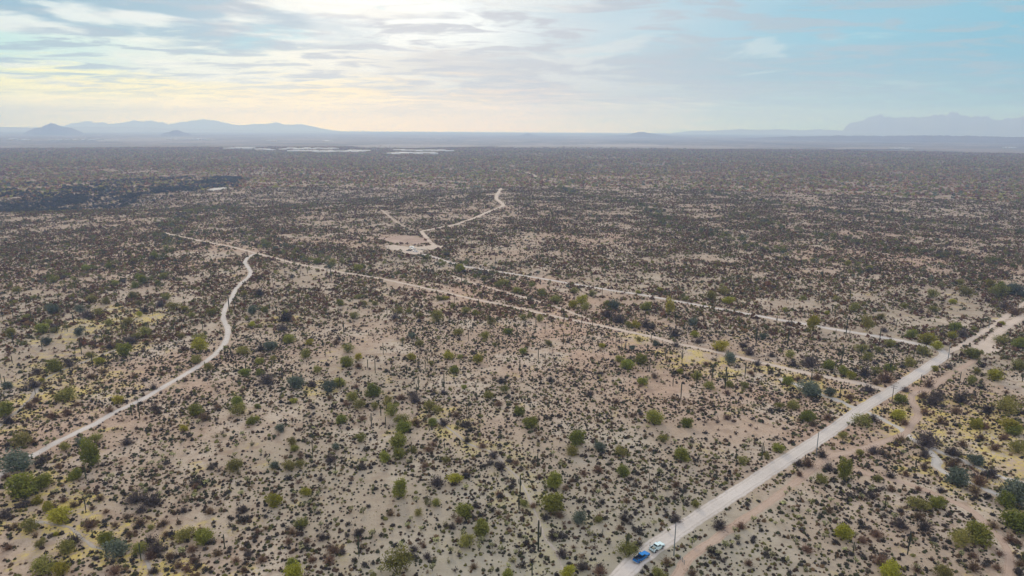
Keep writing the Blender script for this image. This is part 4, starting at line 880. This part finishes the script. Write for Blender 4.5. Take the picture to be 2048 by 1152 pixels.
add_mass('faraway_scrub', BUR_F, P3, s3_, tints(len(P3), cols2 * 1.85, [.25, .2, .2, .15, .2]), .8, 'unbroken scrub of the far plain', 'scrub')

# scattered trees: single trees up to the count that shows largest, the rest as one mass
n = int(area(150, 1500) * .0095)
x, y = fan(n, 150, 1500); r = np.hypot(x, y)
dens = .22 + 1.5 * belt(x, y, 15) + .14 * vnoise(x / 60, y / 60, 41) + .12 * sstep(600, 1300, r)
_p = np.stack([x, y, H(x, y)], 1); ppx, ppy, _ = project(_p)
dens = np.where(ppy > 576, np.where((ppx > 0) & (ppx < 2048), 0.0, dens), dens)
k = (rng.random(n) < dens) & clear_of_roads(x, y, 1.8)
x, y = x[k], y[k]; ppx, ppy = ppx[k], ppy[k]
P4 = np.stack([x, y, H(x, y) - .05], 1); s4 = rng.uniform(3.2, 6.8, len(x)) * (.8 + .5 * belt(x, y, 16))
treecols = np.array([(.13, .145, .035), (.19, .19, .04), (.17, .165, .065), (.11, .13, .09), (.10, .085, .075), (.21, .205, .06)])
_, _, dw4 = project(P4)
n_pv = sum(1 for t in trees if t[3] != 'B')
cand = np.argsort(-np.where((ppx > 0) & (ppx < 2048) & (ppy > 330), s4 / dw4, -1))[:max(0, 300 - n_pv)]
for q in cand: put_tree(ppx[q], ppy[q], s4[q] / dw4[q] * FPX, random.choice('GGOOOY'))
rest = np.ones(len(P4), bool); rest[cand] = False
P4, s4 = P4[rest], s4[rest]
add_mass('desert_trees', TREE_M, P4, s4, tints(len(P4), treecols, [.26, .14, .26, .16, .08, .10], .3), .9, 'scattered green desert trees across the middle distance', 'trees')
n = int(area(1500, 4900) * .0022)
x, y = fan(n, 1500, 4900)
k = rng.random(n) < (.55 + .5 * vnoise(x / 260, y / 160, 43) + .6 * belt(x, y, 40) - sstep(3900, 4900, np.hypot(x, y) + 400 * vnoise(x / 300, y / 300, 45))); x, y = x[k], y[k]
P5 = np.stack([x, y, H(x, y) - .1], 1); s5 = rng.uniform(4.5, 9, len(x))
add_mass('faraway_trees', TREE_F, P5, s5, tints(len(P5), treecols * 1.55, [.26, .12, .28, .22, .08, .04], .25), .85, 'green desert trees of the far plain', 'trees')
# wooded wash on the left
n = 260000
x, y = fan(n, 950, 2100, R(46)); _p = np.stack([x, y, 0 * x], 1); ppx, ppy, _ = project(_p)
k = rng.random(n) < woods(ppx + 30 * vnoise(x / 50, y / 90, 53), ppy + 6 * vnoise(x / 40, y / 60, 51)) * np.clip(.32 + .34 * vnoise(x / 60, y / 60, 52), 0, 1); x, y = x[k], y[k]
P6 = np.stack([x, y, H(x, y) - .1], 1); s6 = rng.uniform(4.5, 9, len(x))
wcols = np.array([(.048, .054, .062), (.065, .07, .072), (.055, .068, .045), (.085, .09, .075)])
add_mass('wooded_wash', TREE_M, P6, s6, tints(len(P6), wcols), .8, 'dark dense trees filling the wash at the left', 'trees')

# further saguaros, chollas and dry shrubs that the photo shows too small to trace one by one
def extra(n, cond, seed, lo, hi):
    g = np.random.default_rng(seed); out = []
    while len(out) < n:
        a, b = g.uniform(0, 2048), g.uniform(lo, hi)
        p = ground(a, b)
        if clear_of_roads(np.array([p[0]]), np.array([p[1]]), 1.5)[0] and cond(g): out.append((a, b, g))
    return out
for a, b, g in extra(300 - len(sags), lambda g: True, 61, 470, 780):
    p, mpp = on_ground(a, b); put_sag(a, b, g.uniform(4.0, 9.0) / mpp * .95, int(g.choice([0, 0, 0, 1, 2, 3, 4])))
for a, b, g in extra(300 - len(chos), lambda g: True, 62, 640, 1145): put_cholla(a, b)
for a, b, g in extra(max(0, 300 - len(shrubs)), lambda g: True, 63, 560, 1100):
    p, mpp = on_ground(a, b); code = g.choice(['R', 'R', 'K'])
    put_mesh('dry_shrub', random.choice(SHRUB[code]), a, b, g.uniform(2.0, 3.8), g.uniform(.8, 1.1), 'twiggy shrub', 'dry brown' if code == 'R' else 'dark bare', 'shrub', 'dry twiggy shrubs')
# dry shrubs and chollas of the middle distance as masses
n = int(area(150, 1100) * .022)
x, y = fan(n, 150, 1100); r = np.hypot(x, y)
k = (rng.random(n) < .32 + .35 * vnoise(x / 40, y / 40, 71) + .5 * belt(x, y, 14) + .6 * wash_near(x, y, 7)) & clear_of_roads(x, y, 1.2); x, y = x[k], y[k]; r = r[k]
DRY_T = [twig_shape(800 + q, 26, leaves=26, lsize=.085, w=.02, h=.55) for q in range(6)]
P7 = np.stack([x, y, H(x, y) - .03], 1); s7 = rng.uniform(1.6, 3.8, len(x))
add_mass('dry_brush', DRY_T, P7, s7, tints(len(P7), np.array([(.15, .095, .065), (.10, .08, .07), (.20, .14, .085), (.085, .07, .068), (.17, .155, .075)])), 1.0, 'brown dry brush scattered among the dark scrub', 'brush')
# dry grass tufts
n = 60000
x, y = fan(n, 130, 520)
g_ = grass_field(x, y); k = (rng.random(n) < np.clip(.05 + .55 * g_ + .25 * vnoise(x / 18, y / 18, 81), 0, 1)) & clear_of_roads(x, y, .4); x, y = x[k], y[k]
GR_T = [twig_shape(850 + q, 9, w=.03, h=.5) for q in range(5)]
P8 = np.stack([x, y, H(x, y) - .02], 1); s8 = rng.uniform(.5, 1.2, len(x))
add_mass('dry_grass', GR_T, P8, s8, tints(len(P8), np.array([(.42, .35, .14), (.36, .31, .17), (.46, .37, .12), (.33, .30, .19)])), .9, 'straw-yellow dry grass growing in patches along the washes', 'grass')

# ------------------------------------------------------------------ vehicles
def paint(name, col, coat=.5): return plain(name, col, .32, 0.0, .5, 3.0, .04, coat)
M_glass = plain('dark_glass', (.02, .024, .03), .08, 0, .6, 2, .1)
M_rub = plain('tyre_rubber', (.03, .03, .032), .85)
M_rim = plain('wheel_metal', (.45, .46, .48), .35, .8)
M_chr = plain('bumper_metal', (.55, .56, .57), .28, .9)
M_blk = plain('black_trim', (.025, .026, .028), .6)
M_lampR = plain('red_lens', (.35, .02, .015), .25)
M_lampW = plain('clear_lens', (.75, .77, .78), .15)
M_blue = plain('blue_paint', (.008, .21, .60), .16, .95, .5, 3.0, .04, .3); M_white = paint('white_paint', (.62, .80, .86)); M_wht2 = paint('bright_white_paint', (.80, .82, .85)); M_dark = paint('charcoal_paint', (.05, .055, .06))

def bm_obj(name, bm, mat, parent=None, bevel=0.0, smooth=True):
    if bevel: bmesh.ops.bevel(bm, geom=[e for e in bm.edges if len(e.link_faces) == 2 and e.calc_face_angle(0) > .5], offset=bevel, segments=2, affect='EDGES', profile=.6)
    bmesh.ops.recalc_face_normals(bm, faces=bm.faces)
    me = bpy.data.meshes.new(name); bm.to_mesh(me); bm.free(); me.materials.append(mat)
    return link(name, me, parent)
def add_box(bm, c, s, rot=None):
    M = Matrix.Translation(c) @ (rot or Matrix()) @ Matrix.Diagonal((*s, 1))
    return bmesh.ops.create_cube(bm, size=1, matrix=M)
def add_cyl(bm, c, r, h, axis='X', seg=20, r2=None):
    rot = {'X': Matrix.Rotation(R(90), 4, 'Y'), 'Y': Matrix.Rotation(R(90), 4, 'X'), 'Z': Matrix()}[axis]
    return bmesh.ops.create_cone(bm, cap_ends=True, segments=seg, radius1=r, radius2=r if r2 is None else r2, depth=h, matrix=Matrix.Translation(c) @ rot)
def prism(bm, prof, x0, x1):
    a = [bm.verts.new((x0, y, z)) for y, z in prof]; b = [bm.verts.new((x1, y, z)) for y, z in prof]
    bm.faces.new(a); bm.faces.new(b[::-1]); n = len(prof)
    for i in range(n): bm.faces.new((a[i], b[i], b[(i + 1) % n], a[(i + 1) % n]))
def quad_panel(bm, pts, t=.012):
    p = [Vector(q) for q in pts]; nn = (p[1] - p[0]).cross(p[3] - p[0]).normalized()
    a = [bm.verts.new(q + nn * t) for q in p]; b = [bm.verts.new(q - nn * t * 2) for q in p]
    bm.faces.new(a); bm.faces.new(b[::-1])
    for i in range(4): bm.faces.new((a[i], b[i], b[(i + 1) % 4], a[(i + 1) % 4]))

def pickup(label, cat, body_mat, L=5.8, lifted=0.0, flares=False, cab0=-.75, bumper=M_chr, name='pickup_truck'):
    root = link(name, None); tag(root, label, cat)
    hl = L / 2; wr = .41 + lifted * .3; ax_r, ax_f = -hl + 1.15, hl - 1.0; z0 = .42 + lifted; W = .96
    def arch(yc, r, up):  # points of a wheel arch from front to rear or back
        return [(yc + r * math.cos(a), max(z0, wr + r * math.sin(a))) for a in np.linspace(0, math.pi, 9)][::(1 if up else -1)]
    zb, zh = z0 + .45, z0 + .78                 # bed floor, hood
    ra = wr + .11
    bm = bmesh.new()
    prof = [(-hl, z0 + .05)] + arch(ax_r, ra, False) + arch(ax_f, ra, False) + [(hl - .05, z0 + .1), (hl, z0 + .5), (hl - .12, zh - .08), (hl - .5, zh), (1.15, zh + .07), (cab0, zh + .07), (cab0, zb), (-hl, zb)]
    prism(bm, prof, -W, W)
    body = bm_obj('body', bm, body_mat, root, .03)
    for s in (-1, 1):
        bm = bmesh.new(); add_box(bm, (s * (W - .06), (cab0 - hl) / 2 + .01, (zb + zh + .07) / 2), (.11, hl + cab0 - .04, zh + .07 - zb - .004)); bm_obj('bed_side', bm, body_mat, root, .02)
    bm = bmesh.new(); add_box(bm, (0, -hl + .05, (zb + zh + .07) / 2), (2 * W - .25, .08, zh + .05 - zb)); tg = bm_obj('tailgate', bm, body_mat, root, .02)
    bm = bmesh.new(); add_box(bm, (0, -hl + .003, (zb + zh) / 2 + .1), (.25, .02, .06)); bm_obj('handle', bm, M_blk, tg)
    bm = bmesh.new(); add_box(bm, (0, (cab0 - hl) / 2, zb + .014), (2 * W - .26, hl + cab0 - .16, .02)); [add_box(bm, (s * (W - .13), (cab0 - hl) / 2, (zb + zh) / 2 + .02), (.03, hl + cab0 - .18, zh - zb)) for s in (-1, 1)]; bm_obj('bed_liner', bm, M_blk, root)
    # cab
    zc, zt = zh + .072, zh + .66; y0, y1, y2, y3 = cab0 + .01, cab0 + .16, .42, 1.18; wb, wt = W - .03, W - .2
    bm = bmesh.new()
    bot = [(-wb, y0, zc), (wb, y0, zc), (wb, y3, zc), (-wb, y3, zc)]; tp = [(-wt, y1, zt), (wt, y1, zt), (wt, y2, zt), (-wt, y2, zt)]
    vb = [bm.verts.new(q) for q in bot]; vt = [bm.verts.new(q) for q in tp]
    bm.faces.new(vb[::-1]); bm.faces.new(vt)
    for i in range(4): bm.faces.new((vb[i], vb[(i + 1) % 4], vt[(i + 1) % 4], vt[i]))
    bm_obj('cab', bm, body_mat, root, .05)
    def on(face, u, v):
        a, b, c, d = face; a, b, c, d = map(Vector, (a, b, c, d)); return a.lerp(b, u).lerp(d.lerp(c, u), v)
    faces = {'windshield': (bot[2], bot[3], tp[3], tp[2]), 'rear_window': (bot[0], bot[1], tp[1], tp[0])}
    for nm, fc in faces.items():
        bm = bmesh.new(); quad_panel(bm, [on(fc, .06, .12), on(fc, .94, .12), on(fc, .92, .88), on(fc, .08, .88)]); bm_obj(nm, bm, M_glass, root)
    for fc, fl in (((bot[1], bot[2], tp[2], tp[1]), False), ((bot[3], bot[0], tp[0], tp[3]), True)):
        for u0, u1, v0, v1 in ((.08, .42, .1, .44), (.47, .84, .49, .90)):
            a0, a1, b0, b1 = (u0, u1, v0, v1) if not fl else (1 - u1, 1 - u0, 1 - v1, 1 - v0)
            bm = bmesh.new(); quad_panel(bm, [on(fc, a0, .14), on(fc, a1, .14), on(fc, b1, .86), on(fc, b0, .86)]); bm_obj('side_window', bm, M_glass, root)
    for s in (-1, 1):
        for yc in (ax_r, ax_f):
            bm = bmesh.new(); add_cyl(bm, (s * (W - .13), yc, wr), wr, .27, seg=28); w = bm_obj('wheel', bm, M_rub, root, .03)
            bm = bmesh.new(); add_cyl(bm, (s * (W + .01), yc, wr), wr * .6, .03, seg=18); bm_obj('rim', bm, M_rim, w)
            if flares:
                bm = bmesh.new()
                pr = [(yc + (ra + .10) * math.cos(a), wr + (ra + .10) * math.sin(a)) for a in np.linspace(.0, math.pi, 9)] + [(yc + ra * math.cos(a), wr + ra * math.sin(a)) for a in np.linspace(math.pi, 0, 9)]
                prism(bm, pr, s * (W - .05), s * (W + .09)); bm_obj('fender_flare', bm, M_blk, root)
        bm = bmesh.new(); add_box(bm, (s * (W - .2), hl - .055, zh - .2), (.3, .08, .16)); bm_obj('headlight', bm, M_lampW, root, .01)
        bm = bmesh.new(); add_box(bm, (s * (W - .07), -hl + .01, zb + .18), (.12, .06, .32)); bm_obj('taillight', bm, M_lampR, root, .01)
        bm = bmesh.new(); add_box(bm, (s * (W + .1), 1.02, zh + .2), (.2, .1, .16)); bm_obj('mirror', bm, M_blk, root, .02)
    bm = bmesh.new(); add_box(bm, (0, -hl - .08, z0 + .12), (1.8, .18, .18)); bm_obj('rear_bumper', bm, bumper, root, .03)
    bm = bmesh.new(); add_box(bm, (0, hl + .05, z0 + .14), (1.8, .18, .22)); bm_obj('front_bumper', bm, bumper, root, .03)
    bm = bmesh.new(); add_box(bm, (0, hl - .01, z0 + .48), (1.05, .06, .26)); bm_obj('grille', bm, M_blk, root, .01)
    return root

def place(root, px, py, head):
    p, _ = on_ground(px, py)
    root.location = (p[0], p[1], p[2] + .10); root.rotation_euler.z = head
    return p
a_, b_ = ground(1280, 1124), ground(1300.5, 1110)
HEAD = math.atan2(b_[1] - a_[1], b_[0] - a_[0]) - math.pi / 2
t1 = pickup('blue pickup with open dark bed parked on the wide road shoulder', 'pickup truck', M_blue, 5.9)
pB = place(t1, 1282.6, 1118.8, HEAD)
t2 = pickup('white off-road pickup with black fender flares parked ahead of the blue one', 'pickup truck', M_white, 5.2, .14, True, bumper=M_blk)
pW = place(t2, 1313.5, 1099.5, HEAD - .06)
# load in the white truck's bed
fw = Vector((-math.sin(HEAD - .06), math.cos(HEAD - .06), 0)); rt = Vector((fw.y, -fw.x, 0))
M_bag = plain('canvas', (.42, .42, .36), .9)
bm = bmesh.new(); add_box(bm, (0, 0, .17), (.75, .6, .34)); add_box(bm, (.1, .05, .40), (.45, .4, .14)); cr = bm_obj('cargo_bag', bm, M_bag, None, .06)
cr.location = Vector(pW) + fw * -1.55 + Vector((0, 0, .10 + 1.035)); cr.rotation_euler.z = HEAD + .2
tag(cr, 'pale canvas cargo bag lying in the bed of the white pickup', 'bag')
# distant vehicles in the clearing
d1 = pickup('distant white pickup nearest the camera in the parking clearing', 'pickup truck', M_wht2, 5.8); place(d1, 831, 504, R(62)); 
d2 = pickup('distant white pickup behind the other white one in the clearing', 'pickup truck', M_wht2, 5.6); place(d2, 827, 499.5, R(95))
d3 = pickup('distant charcoal pickup at the left of the parked trucks', 'pickup truck', M_dark, 5.4, bumper=M_blk); place(d3, 818, 502, R(85))
def trailer(label, px, py, head, L, H_, box):
    root = link('flatbed_trailer' if not box else 'camper_trailer', None); tag(root, label, 'trailer')
    bm = bmesh.new(); add_box(bm, (0, 0, .72), (2.2, L, .16)); bm_obj('deck', bm, plain('trailer_deck', (.5, .48, .44), .7), root, .02)
    if box:
        bm = bmesh.new(); prism(bm, [(-L / 2, .82), (L / 2 - .3, .82), (L / 2, 1.5), (L / 2 - .4, H_), (-L / 2 + .15, H_)], -1.1, 1.1); bm_obj('shell', bm, M_wht2, root, .08)
        for s in (-1, 1):
            bm = bmesh.new(); add_box(bm, (s * 1.105, -.3, 1.9), (.03, 1.4, .6)); bm_obj('window', bm, M_glass, root)
    else:
        for s in (-1, 1):
            bm = bmesh.new(); add_box(bm, (s * 1.06, 0, .98), (.06, L, .05)); [add_box(bm, (s * 1.06, q, .88), (.05, .05, .2)) for q in np.linspace(-L / 2 + .1, L / 2 - .1, 6)]; bm_obj('rail', bm, M_chr, root)
    for s in (-1, 1):
        for q in (-.45, .45):
            bm = bmesh.new(); add_cyl(bm, (s * 1.13, q, .36), .36, .22); bm_obj('wheel', bm, M_rub, root, .02)
    bm = bmesh.new(); add_box(bm, (0, L / 2 + .6, .66), (.12, 1.3, .1)); bm_obj('tow_bar', bm, M_blk, root)
    place(root, px, py, head)
trailer('distant pale flatbed trailer right of the parked white trucks', 844, 499.5, R(88), 8.0, 2, False)
trailer('small distant white camper trailer beside the parked trucks', 823.5, 497.5, R(75), 5.0, 2.7, True)

# person beside the white truck
def person(loc, rot, label):
    joints = {}; V, E, RAD = [], [], []
    def j(nm, co, r, par=None):
        joints[nm] = len(V); V.append(co); RAD.append(r)
        if par: E.append((joints[par], joints[nm]))
    j('pelvis', (0, 0, .95), .15); j('belly', (0, .01, 1.10), .14, 'pelvis'); j('chest', (0, .01, 1.30), .165, 'belly'); j('neckb', (0, .0, 1.46), .075, 'chest'); j('neck', (0, .01, 1.53), .058, 'neckb')
    j('jaw', (0, .035, 1.60), .075, 'neck'); j('head', (0, .02, 1.68), .098, 'jaw'); j('crown', (0, .0, 1.75), .07, 'head'); j('nose', (0, .125, 1.655), .014, 'head')
    for s, nm in ((-1, 'l'), (1, 'r')):
        j(nm + 'ear', (s * .095, .0, 1.66), .018, 'head')
        j(nm + 'hip', (s * .10, 0, .90), .095, 'pelvis'); j(nm + 'knee', (s * .12, .03, .50), .062, nm + 'hip'); j(nm + 'ankle', (s * .13, -.01, .10), .042, nm + 'knee'); j(nm + 'toe', (s * .14, .16, .04), .04, nm + 'ankle')
        j(nm + 'sho', (s * .19, .0, 1.41), .062, 'chest'); j(nm + 'elb', (s * .25, -.02, 1.13), .045, nm + 'sho'); j(nm + 'wri', (s * .25, .10, .90), .030, nm + 'elb'); j(nm + 'palm', (s * .245, .13, .83), .034, nm + 'wri')
        for q in range(4):
            fx = s * (.245) ; fy = .10 + q * .022; ln = (.055, .068, .072, .06)[q]
            j(nm + 'f%d' % q, (fx, fy + .012, .785), .010, nm + 'palm'); j(nm + 'g%d' % q, (fx - s * .02, fy + .022, .785 - ln * .8), .008, nm + 'f%d' % q)
        j(nm + 't0', (s * .222, .175, .83), .012, nm + 'palm'); j(nm + 't1', (s * .212, .195, .79), .009, nm + 't0')
    me = bpy.data.meshes.new('person'); me.from_pydata(V, E, [])
    o = link('person', me); md = o.modifiers.new('skin', 'SKIN')
    for i, v in enumerate(me.skin_vertices[0].data): v.radius = (RAD[i], RAD[i] * (.75 if 9 > i else 1)); v.use_root = (i == 0)
    sb = o.modifiers.new('sub', 'SUBSURF'); sb.levels = 2; sb.render_levels = 2
    dg = bpy.context.evaluated_depsgraph_get(); ev = bpy.data.meshes.new_from_object(o.evaluated_get(dg)); o.modifiers.clear(); o.data = ev
    ev.materials.clear()
    for m in (plain('skin_tone', (.42, .26, .18), .6), plain('pale_shirt', (.62, .68, .66), .9), plain('dark_trousers', (.03, .035, .05), .9), plain('shoe', (.04, .035, .03), .8)): ev.materials.append(m)
    for f in ev.polygons:
        c = f.center; z = c.z; f.use_smooth = True
        f.material_index = 3 if z < .09 else 2 if (z < .98 and abs(c.x) < .19) else 1 if (z < 1.49 and z > (1.08 if abs(c.x) > .2 else .9)) else 0
    rg = np.random.default_rng(5); pts = rg.normal(size=(500, 3)); pts /= np.linalg.norm(pts, axis=1)[:, None]
    pts = pts[(pts[:, 2] > -.1) & (pts[:, 1] < .5)]; hv, hf = leaf_quads(np.array([0, -.005, 1.70]) + pts * np.array([.105, .115, .105]), .05, rg)
    link('hair', mesh_np('hair', hv, hf, plain('dark_hair', (.03, .022, .018), .7)), o)
    o.location = loc; o.rotation_euler.z = rot; tag(o, label, 'person'); return o
pp, _ = on_ground(1299.8, 1096.0)
person((pp[0], pp[1], pp[2] + .03), HEAD + 2.6, 'person in pale shirt and dark trousers standing beside the white pickup')

# ------------------------------------------------------------------ utility poles and gate
M_steel = plain('weathered_steel', (.16, .20, .22), .5, .4); M_wood = plain('pole_wood', (.11, .085, .07), .9, scale=6, amount=.3); M_ins = plain('insulator', (.35, .36, .37), .3)
def pole(px, py, hpx, mat, arms, label):
    p, mpp = on_ground(px, py); dep = math.atan2(CAM_H, math.hypot(p[0], p[1])); h = hpx * mpp / math.cos(dep)
    root = link('utility_pole', None, None, (p[0], p[1], p[2])); root.rotation_euler.z = HEAD + .1; tag(root, label, 'utility pole', 'utility poles beside the dirt road')
    bm = bmesh.new(); add_cyl(bm, (0, 0, h / 2 - .15), .19, h + .3, 'Z', 14, .12); bm_obj('post', bm, mat, root)
    for k in range(arms):
        bm = bmesh.new(); add_box(bm, (0, .16, h - .35 - k * .9), (2.9 if k == 0 else 2.3, .11, .13)); ca = bm_obj('crossarm', bm, M_wood, root, .01)
        for q in (-1.3, -.7, .7, 1.3):
            bm = bmesh.new(); add_cyl(bm, (q * (1 if k == 0 else .8), .16, h - .2 - k * .9), .05, .2, 'Z', 10); bm_obj('insulator', bm, M_ins, ca)
    if not arms:
        bm = bmesh.new(); add_cyl(bm, (0, 0, h + .18), .07, .3, 'Z', 10); bm_obj('insulator', bm, M_ins, root)
pole(1347.5, 1111, 59, M_steel, 0, 'tall grey utility pole just right of the parked pickups')
pole(1632, 911, 46, M_steel, 0, 'grey utility pole halfway along the wide road')
pole(1783.5, 803, 32, M_wood, 2, 'dark utility pole with crossarms at the road junction')
pole(1896, 717, 31, M_steel, 0, 'thin utility pole standing at the bend of the road')
pole(1977.5, 656, 21, M_steel, 0, 'thin utility pole beyond the bend beside the rough track')
pole(2034, 626, 21, M_wood, 0, 'dark utility pole nearest the right edge')
gp, _ = on_ground(1364.5, 1124.5); gl = link('gate', None, None, tuple(gp)); tag(gl, 'small leaning pipe gate beside the reddish track near the first pole', 'gate')
g0, g1 = ground(1360.5, 1121), ground(1368, 1131); gd = Vector(g1 - g0); gd.z = 0; GL = gd.length; gl.rotation_euler.z = math.atan2(gd.y, gd.x)
for q in (-.5, 0, .5):
    bm = bmesh.new(); add_cyl(bm, (q * GL, 0, .75), .07, 1.7, 'Z', 10); bm_obj('post', bm, M_steel, gl)
for z in (.45, .9, 1.3):
    bm = bmesh.new(); add_cyl(bm, (0, 0, z), .035, GL, 'X', 8); bm_obj('rail', bm, M_steel, gl)

# ------------------------------------------------------------------ distant settlement
M_bw = plain('white_wall', (.42, .42, .42), .8, scale=.3); M_br = plain('pale_roof', (.48, .48, .50), .6, scale=.3); M_bt = plain('tan_wall', (.50, .42, .36), .85, scale=.3); M_bd = plain('grey_roof', (.42, .42, .44), .7, scale=.3)
BM = {}
def building_mesh(k):
    if k in BM: return BM[k]
    g = random.Random(40 + k); w, d, h = g.uniform(22, 60), g.uniform(12, 26), g.uniform(4.5, 9)
    bm = bmesh.new(); add_box(bm, (0, 0, h / 2 - 1), (w, d, h + 2))
    me = bpy.data.meshes.new('wall'); bm.to_mesh(me); bm.free(); me.materials.append(M_bw if k % 4 else M_bt)
    bm = bmesh.new(); ov = .6
    prism(bm, [(-d / 2 - ov, h + .003), (d / 2 + ov, h + .003), (0, h + d * .16)], -w / 2 - ov, w / 2 + ov)
    bmesh.ops.recalc_face_normals(bm, faces=bm.faces)
    rf = bpy.data.meshes.new('roof'); bm.to_mesh(rf); bm.free(); rf.materials.append(M_br if k % 5 else M_bd)
    BM[k] = (me, rf, w, d); return BM[k]
STRIPS = [(451, 502, 298, 'at the left end of the white settlement', 12), (512, 546, 300.5, 'just right of the left group of the settlement', 7), (563, 672, 299.5, 'in the upper row of the middle settlement', 20),
          (578, 738, 304.5, 'in the lower row of the middle settlement', 26), (791, 905, 303, 'in the upper row of the right settlement', 18), (778, 872, 308.5, 'in the lower row of the right settlement', 17),
          (16, 60, 281, 'on the hazy far left plain', 6), (95, 240, 281, 'behind the far left field', 9), (335, 420, 280, 'in a thin row beyond the left field', 10), (535, 552, 284, 'alone far behind the settlement', 2), (648, 664, 283.5, 'in the isolated pair behind the settlement', 3), (1783, 1823, 298.5, 'in the small row far out at right', 7), (2005, 2030, 296.5, 'at the far right edge of the plain', 4), (875, 880, 279, 'alone on the hazy middle plain', 1)]
NUM = ['first', 'second', 'third', 'fourth', 'fifth', 'sixth', 'seventh', 'eighth', 'ninth', 'tenth', 'eleventh', 'twelfth', 'thirteenth', 'fourteenth', 'fifteenth', 'sixteenth', 'seventeenth', 'eighteenth', 'nineteenth', 'twentieth']
TENS = ['', '', 'twenty', 'thirty', 'forty', 'fifty', 'sixty', 'seventy', 'eighty', 'ninety']
def ordinal(i):
    if i < 20: return NUM[i]
    t, u = divmod(i + 1, 10)
    if u == 0: return TENS[t][:-1] + 'ieth' if t < 10 else 'hundredth'
    return TENS[t] + '-' + NUM[u - 1]
gB = random.Random(3)
for (xa, xb, yy, where, n) in STRIPS:
    for k in range(n):
        px = xa + (xb - xa) * (k + .5) / n + gB.uniform(-.8, .8); pyy = yy + gB.uniform(-1.1, 1.1)
        me, rf, w, d = building_mesh(gB.randrange(9))
        p, _ = on_ground(px, pyy)
        o = link('low_building', me, None, tuple(p)); o.rotation_euler.z = gB.uniform(-.15, .15); link('roof', rf, o)
        if yy < 290: o.scale = (1.2, 1.2, 1.2)
        lb = 'long pale building ' + where
        if n > 1: lb += ', ' + ordinal(k) + ' from its left'
        tag(o, lb, 'building', 'pale buildings of the distant settlement')

# ------------------------------------------------------------------ labels that single each plant out
def main_x(y):
    p = [q for q in LINES['main'][0] if q[1] >= 711]; p = sorted(p, key=lambda q: q[1]); return np.interp(y, [q[1] for q in p], [q[0] for q in p])
def line_x(k, y):
    p = sorted(LINES[k][0], key=lambda q: q[1]); return np.interp(y, [q[1] for q in p], [q[0] for q in p])
def line_y(k, x):
    p = sorted(LINES[k][0], key=lambda q: q[0]); return np.interp(x, [q[0] for q in p], [q[1] for q in p])
MARKS = [(1298, 1108, 75, 'beside the parked pickups'), (1780, 790, 50, 'near the road junction'), (1890, 705, 45, 'near the road bend'), (1632, 905, 45, 'near middle utility pole'), (1975, 695, 45, 'by the right clearing'), (830, 500, 60, 'by distant clearing'), (1840, 840, 40, 'beside reddish fork')]
def where(px, py):
    for mx, my, rr, t in MARKS:
        if math.hypot(px - mx, (py - my) * 1.6) < rr: return t
    if py < 508 : return 'behind the tracks'
    if px > (main_x(py) if py >= 711 else 1893 + (711 - py) * 1.45): return 'right of wide road'
    if py < 700 and py < line_y('main_up', px) and px > 850: return 'beyond the upper track'
    if py < line_y('lower', px): return 'between both tracks' if px > 900 else 'beyond the lower track'
    if px < line_x('trail', py): return 'left of winding trail'
    return 'on central plain'
LINES['main_up'] = ([q for q in LINES['main'][0] if q[1] <= 700], 4)
def band(py):
    return 'along bottom edge' if py > 1085 else 'in near foreground' if py > 990 else 'in the foreground' if py > 880 else 'in middle ground' if py > 760 else 'farther out' if py > 650 else 'in middle distance' if py > 540 else 'in the distance'
groups = {}
for (o, kind, adj, px, py, size) in THINGS:
    groups.setdefault((kind, adj, where(px, py), band(py)), []).append((px, size, o))
for (kind, adj, wh, bd), items in groups.items():
    items.sort(key=lambda q: q[0]); n = len(items)
    for i, (px, size, o) in enumerate(items):
        base = f'{adj} {kind} {wh} {bd}'
        if n == 1: lb = base
        elif n == 2: lb = f'{base}, {"left" if i == 0 else "right"} one of two'
        else: lb = f'{base}, ' + ('leftmost' if i == 0 else 'rightmost' if i == n - 1 else ordinal(i) + ' from left')
        o['label'] = lb

# ------------------------------------------------------------------ air
bm = bmesh.new(); add_box(bm, (0, 0, (820 - 60) / 2), (60000, 60000, 880))
me = bpy.data.meshes.new('haze'); bm.to_mesh(me); bm.free()
m = bpy.data.materials.new('haze_air'); m.use_nodes = True; nt = m.node_tree; nt.nodes.clear()
pv = nt.nodes.new('ShaderNodeVolumePrincipled'); ou = nt.nodes.new('ShaderNodeOutputMaterial'); nt.links.new(pv.outputs[0], ou.inputs['Volume'])
pv.inputs['Color'].default_value = (.40, .56, 1.0, 1); pv.inputs['Absorption Color'].default_value = (.50, .58, 1, 1); pv.inputs['Density'].default_value = 0.000128; pv.inputs['Anisotropy'].default_value = .35
me.materials.append(m)
hz = link('haze', me); tag(hz, 'pale blue haze fading the far plain and mountains', 'haze', kind='stuff')
hz.display_type = 'WIRE'
print('things', len(THINGS), 'trees', len(trees), 'sag', len(sags), 'cho', len(chos), 'shr', len(shrubs), 'scrub', len(P1), len(P2), len(P3), 'tr', len(P4), len(P5), len(P6))
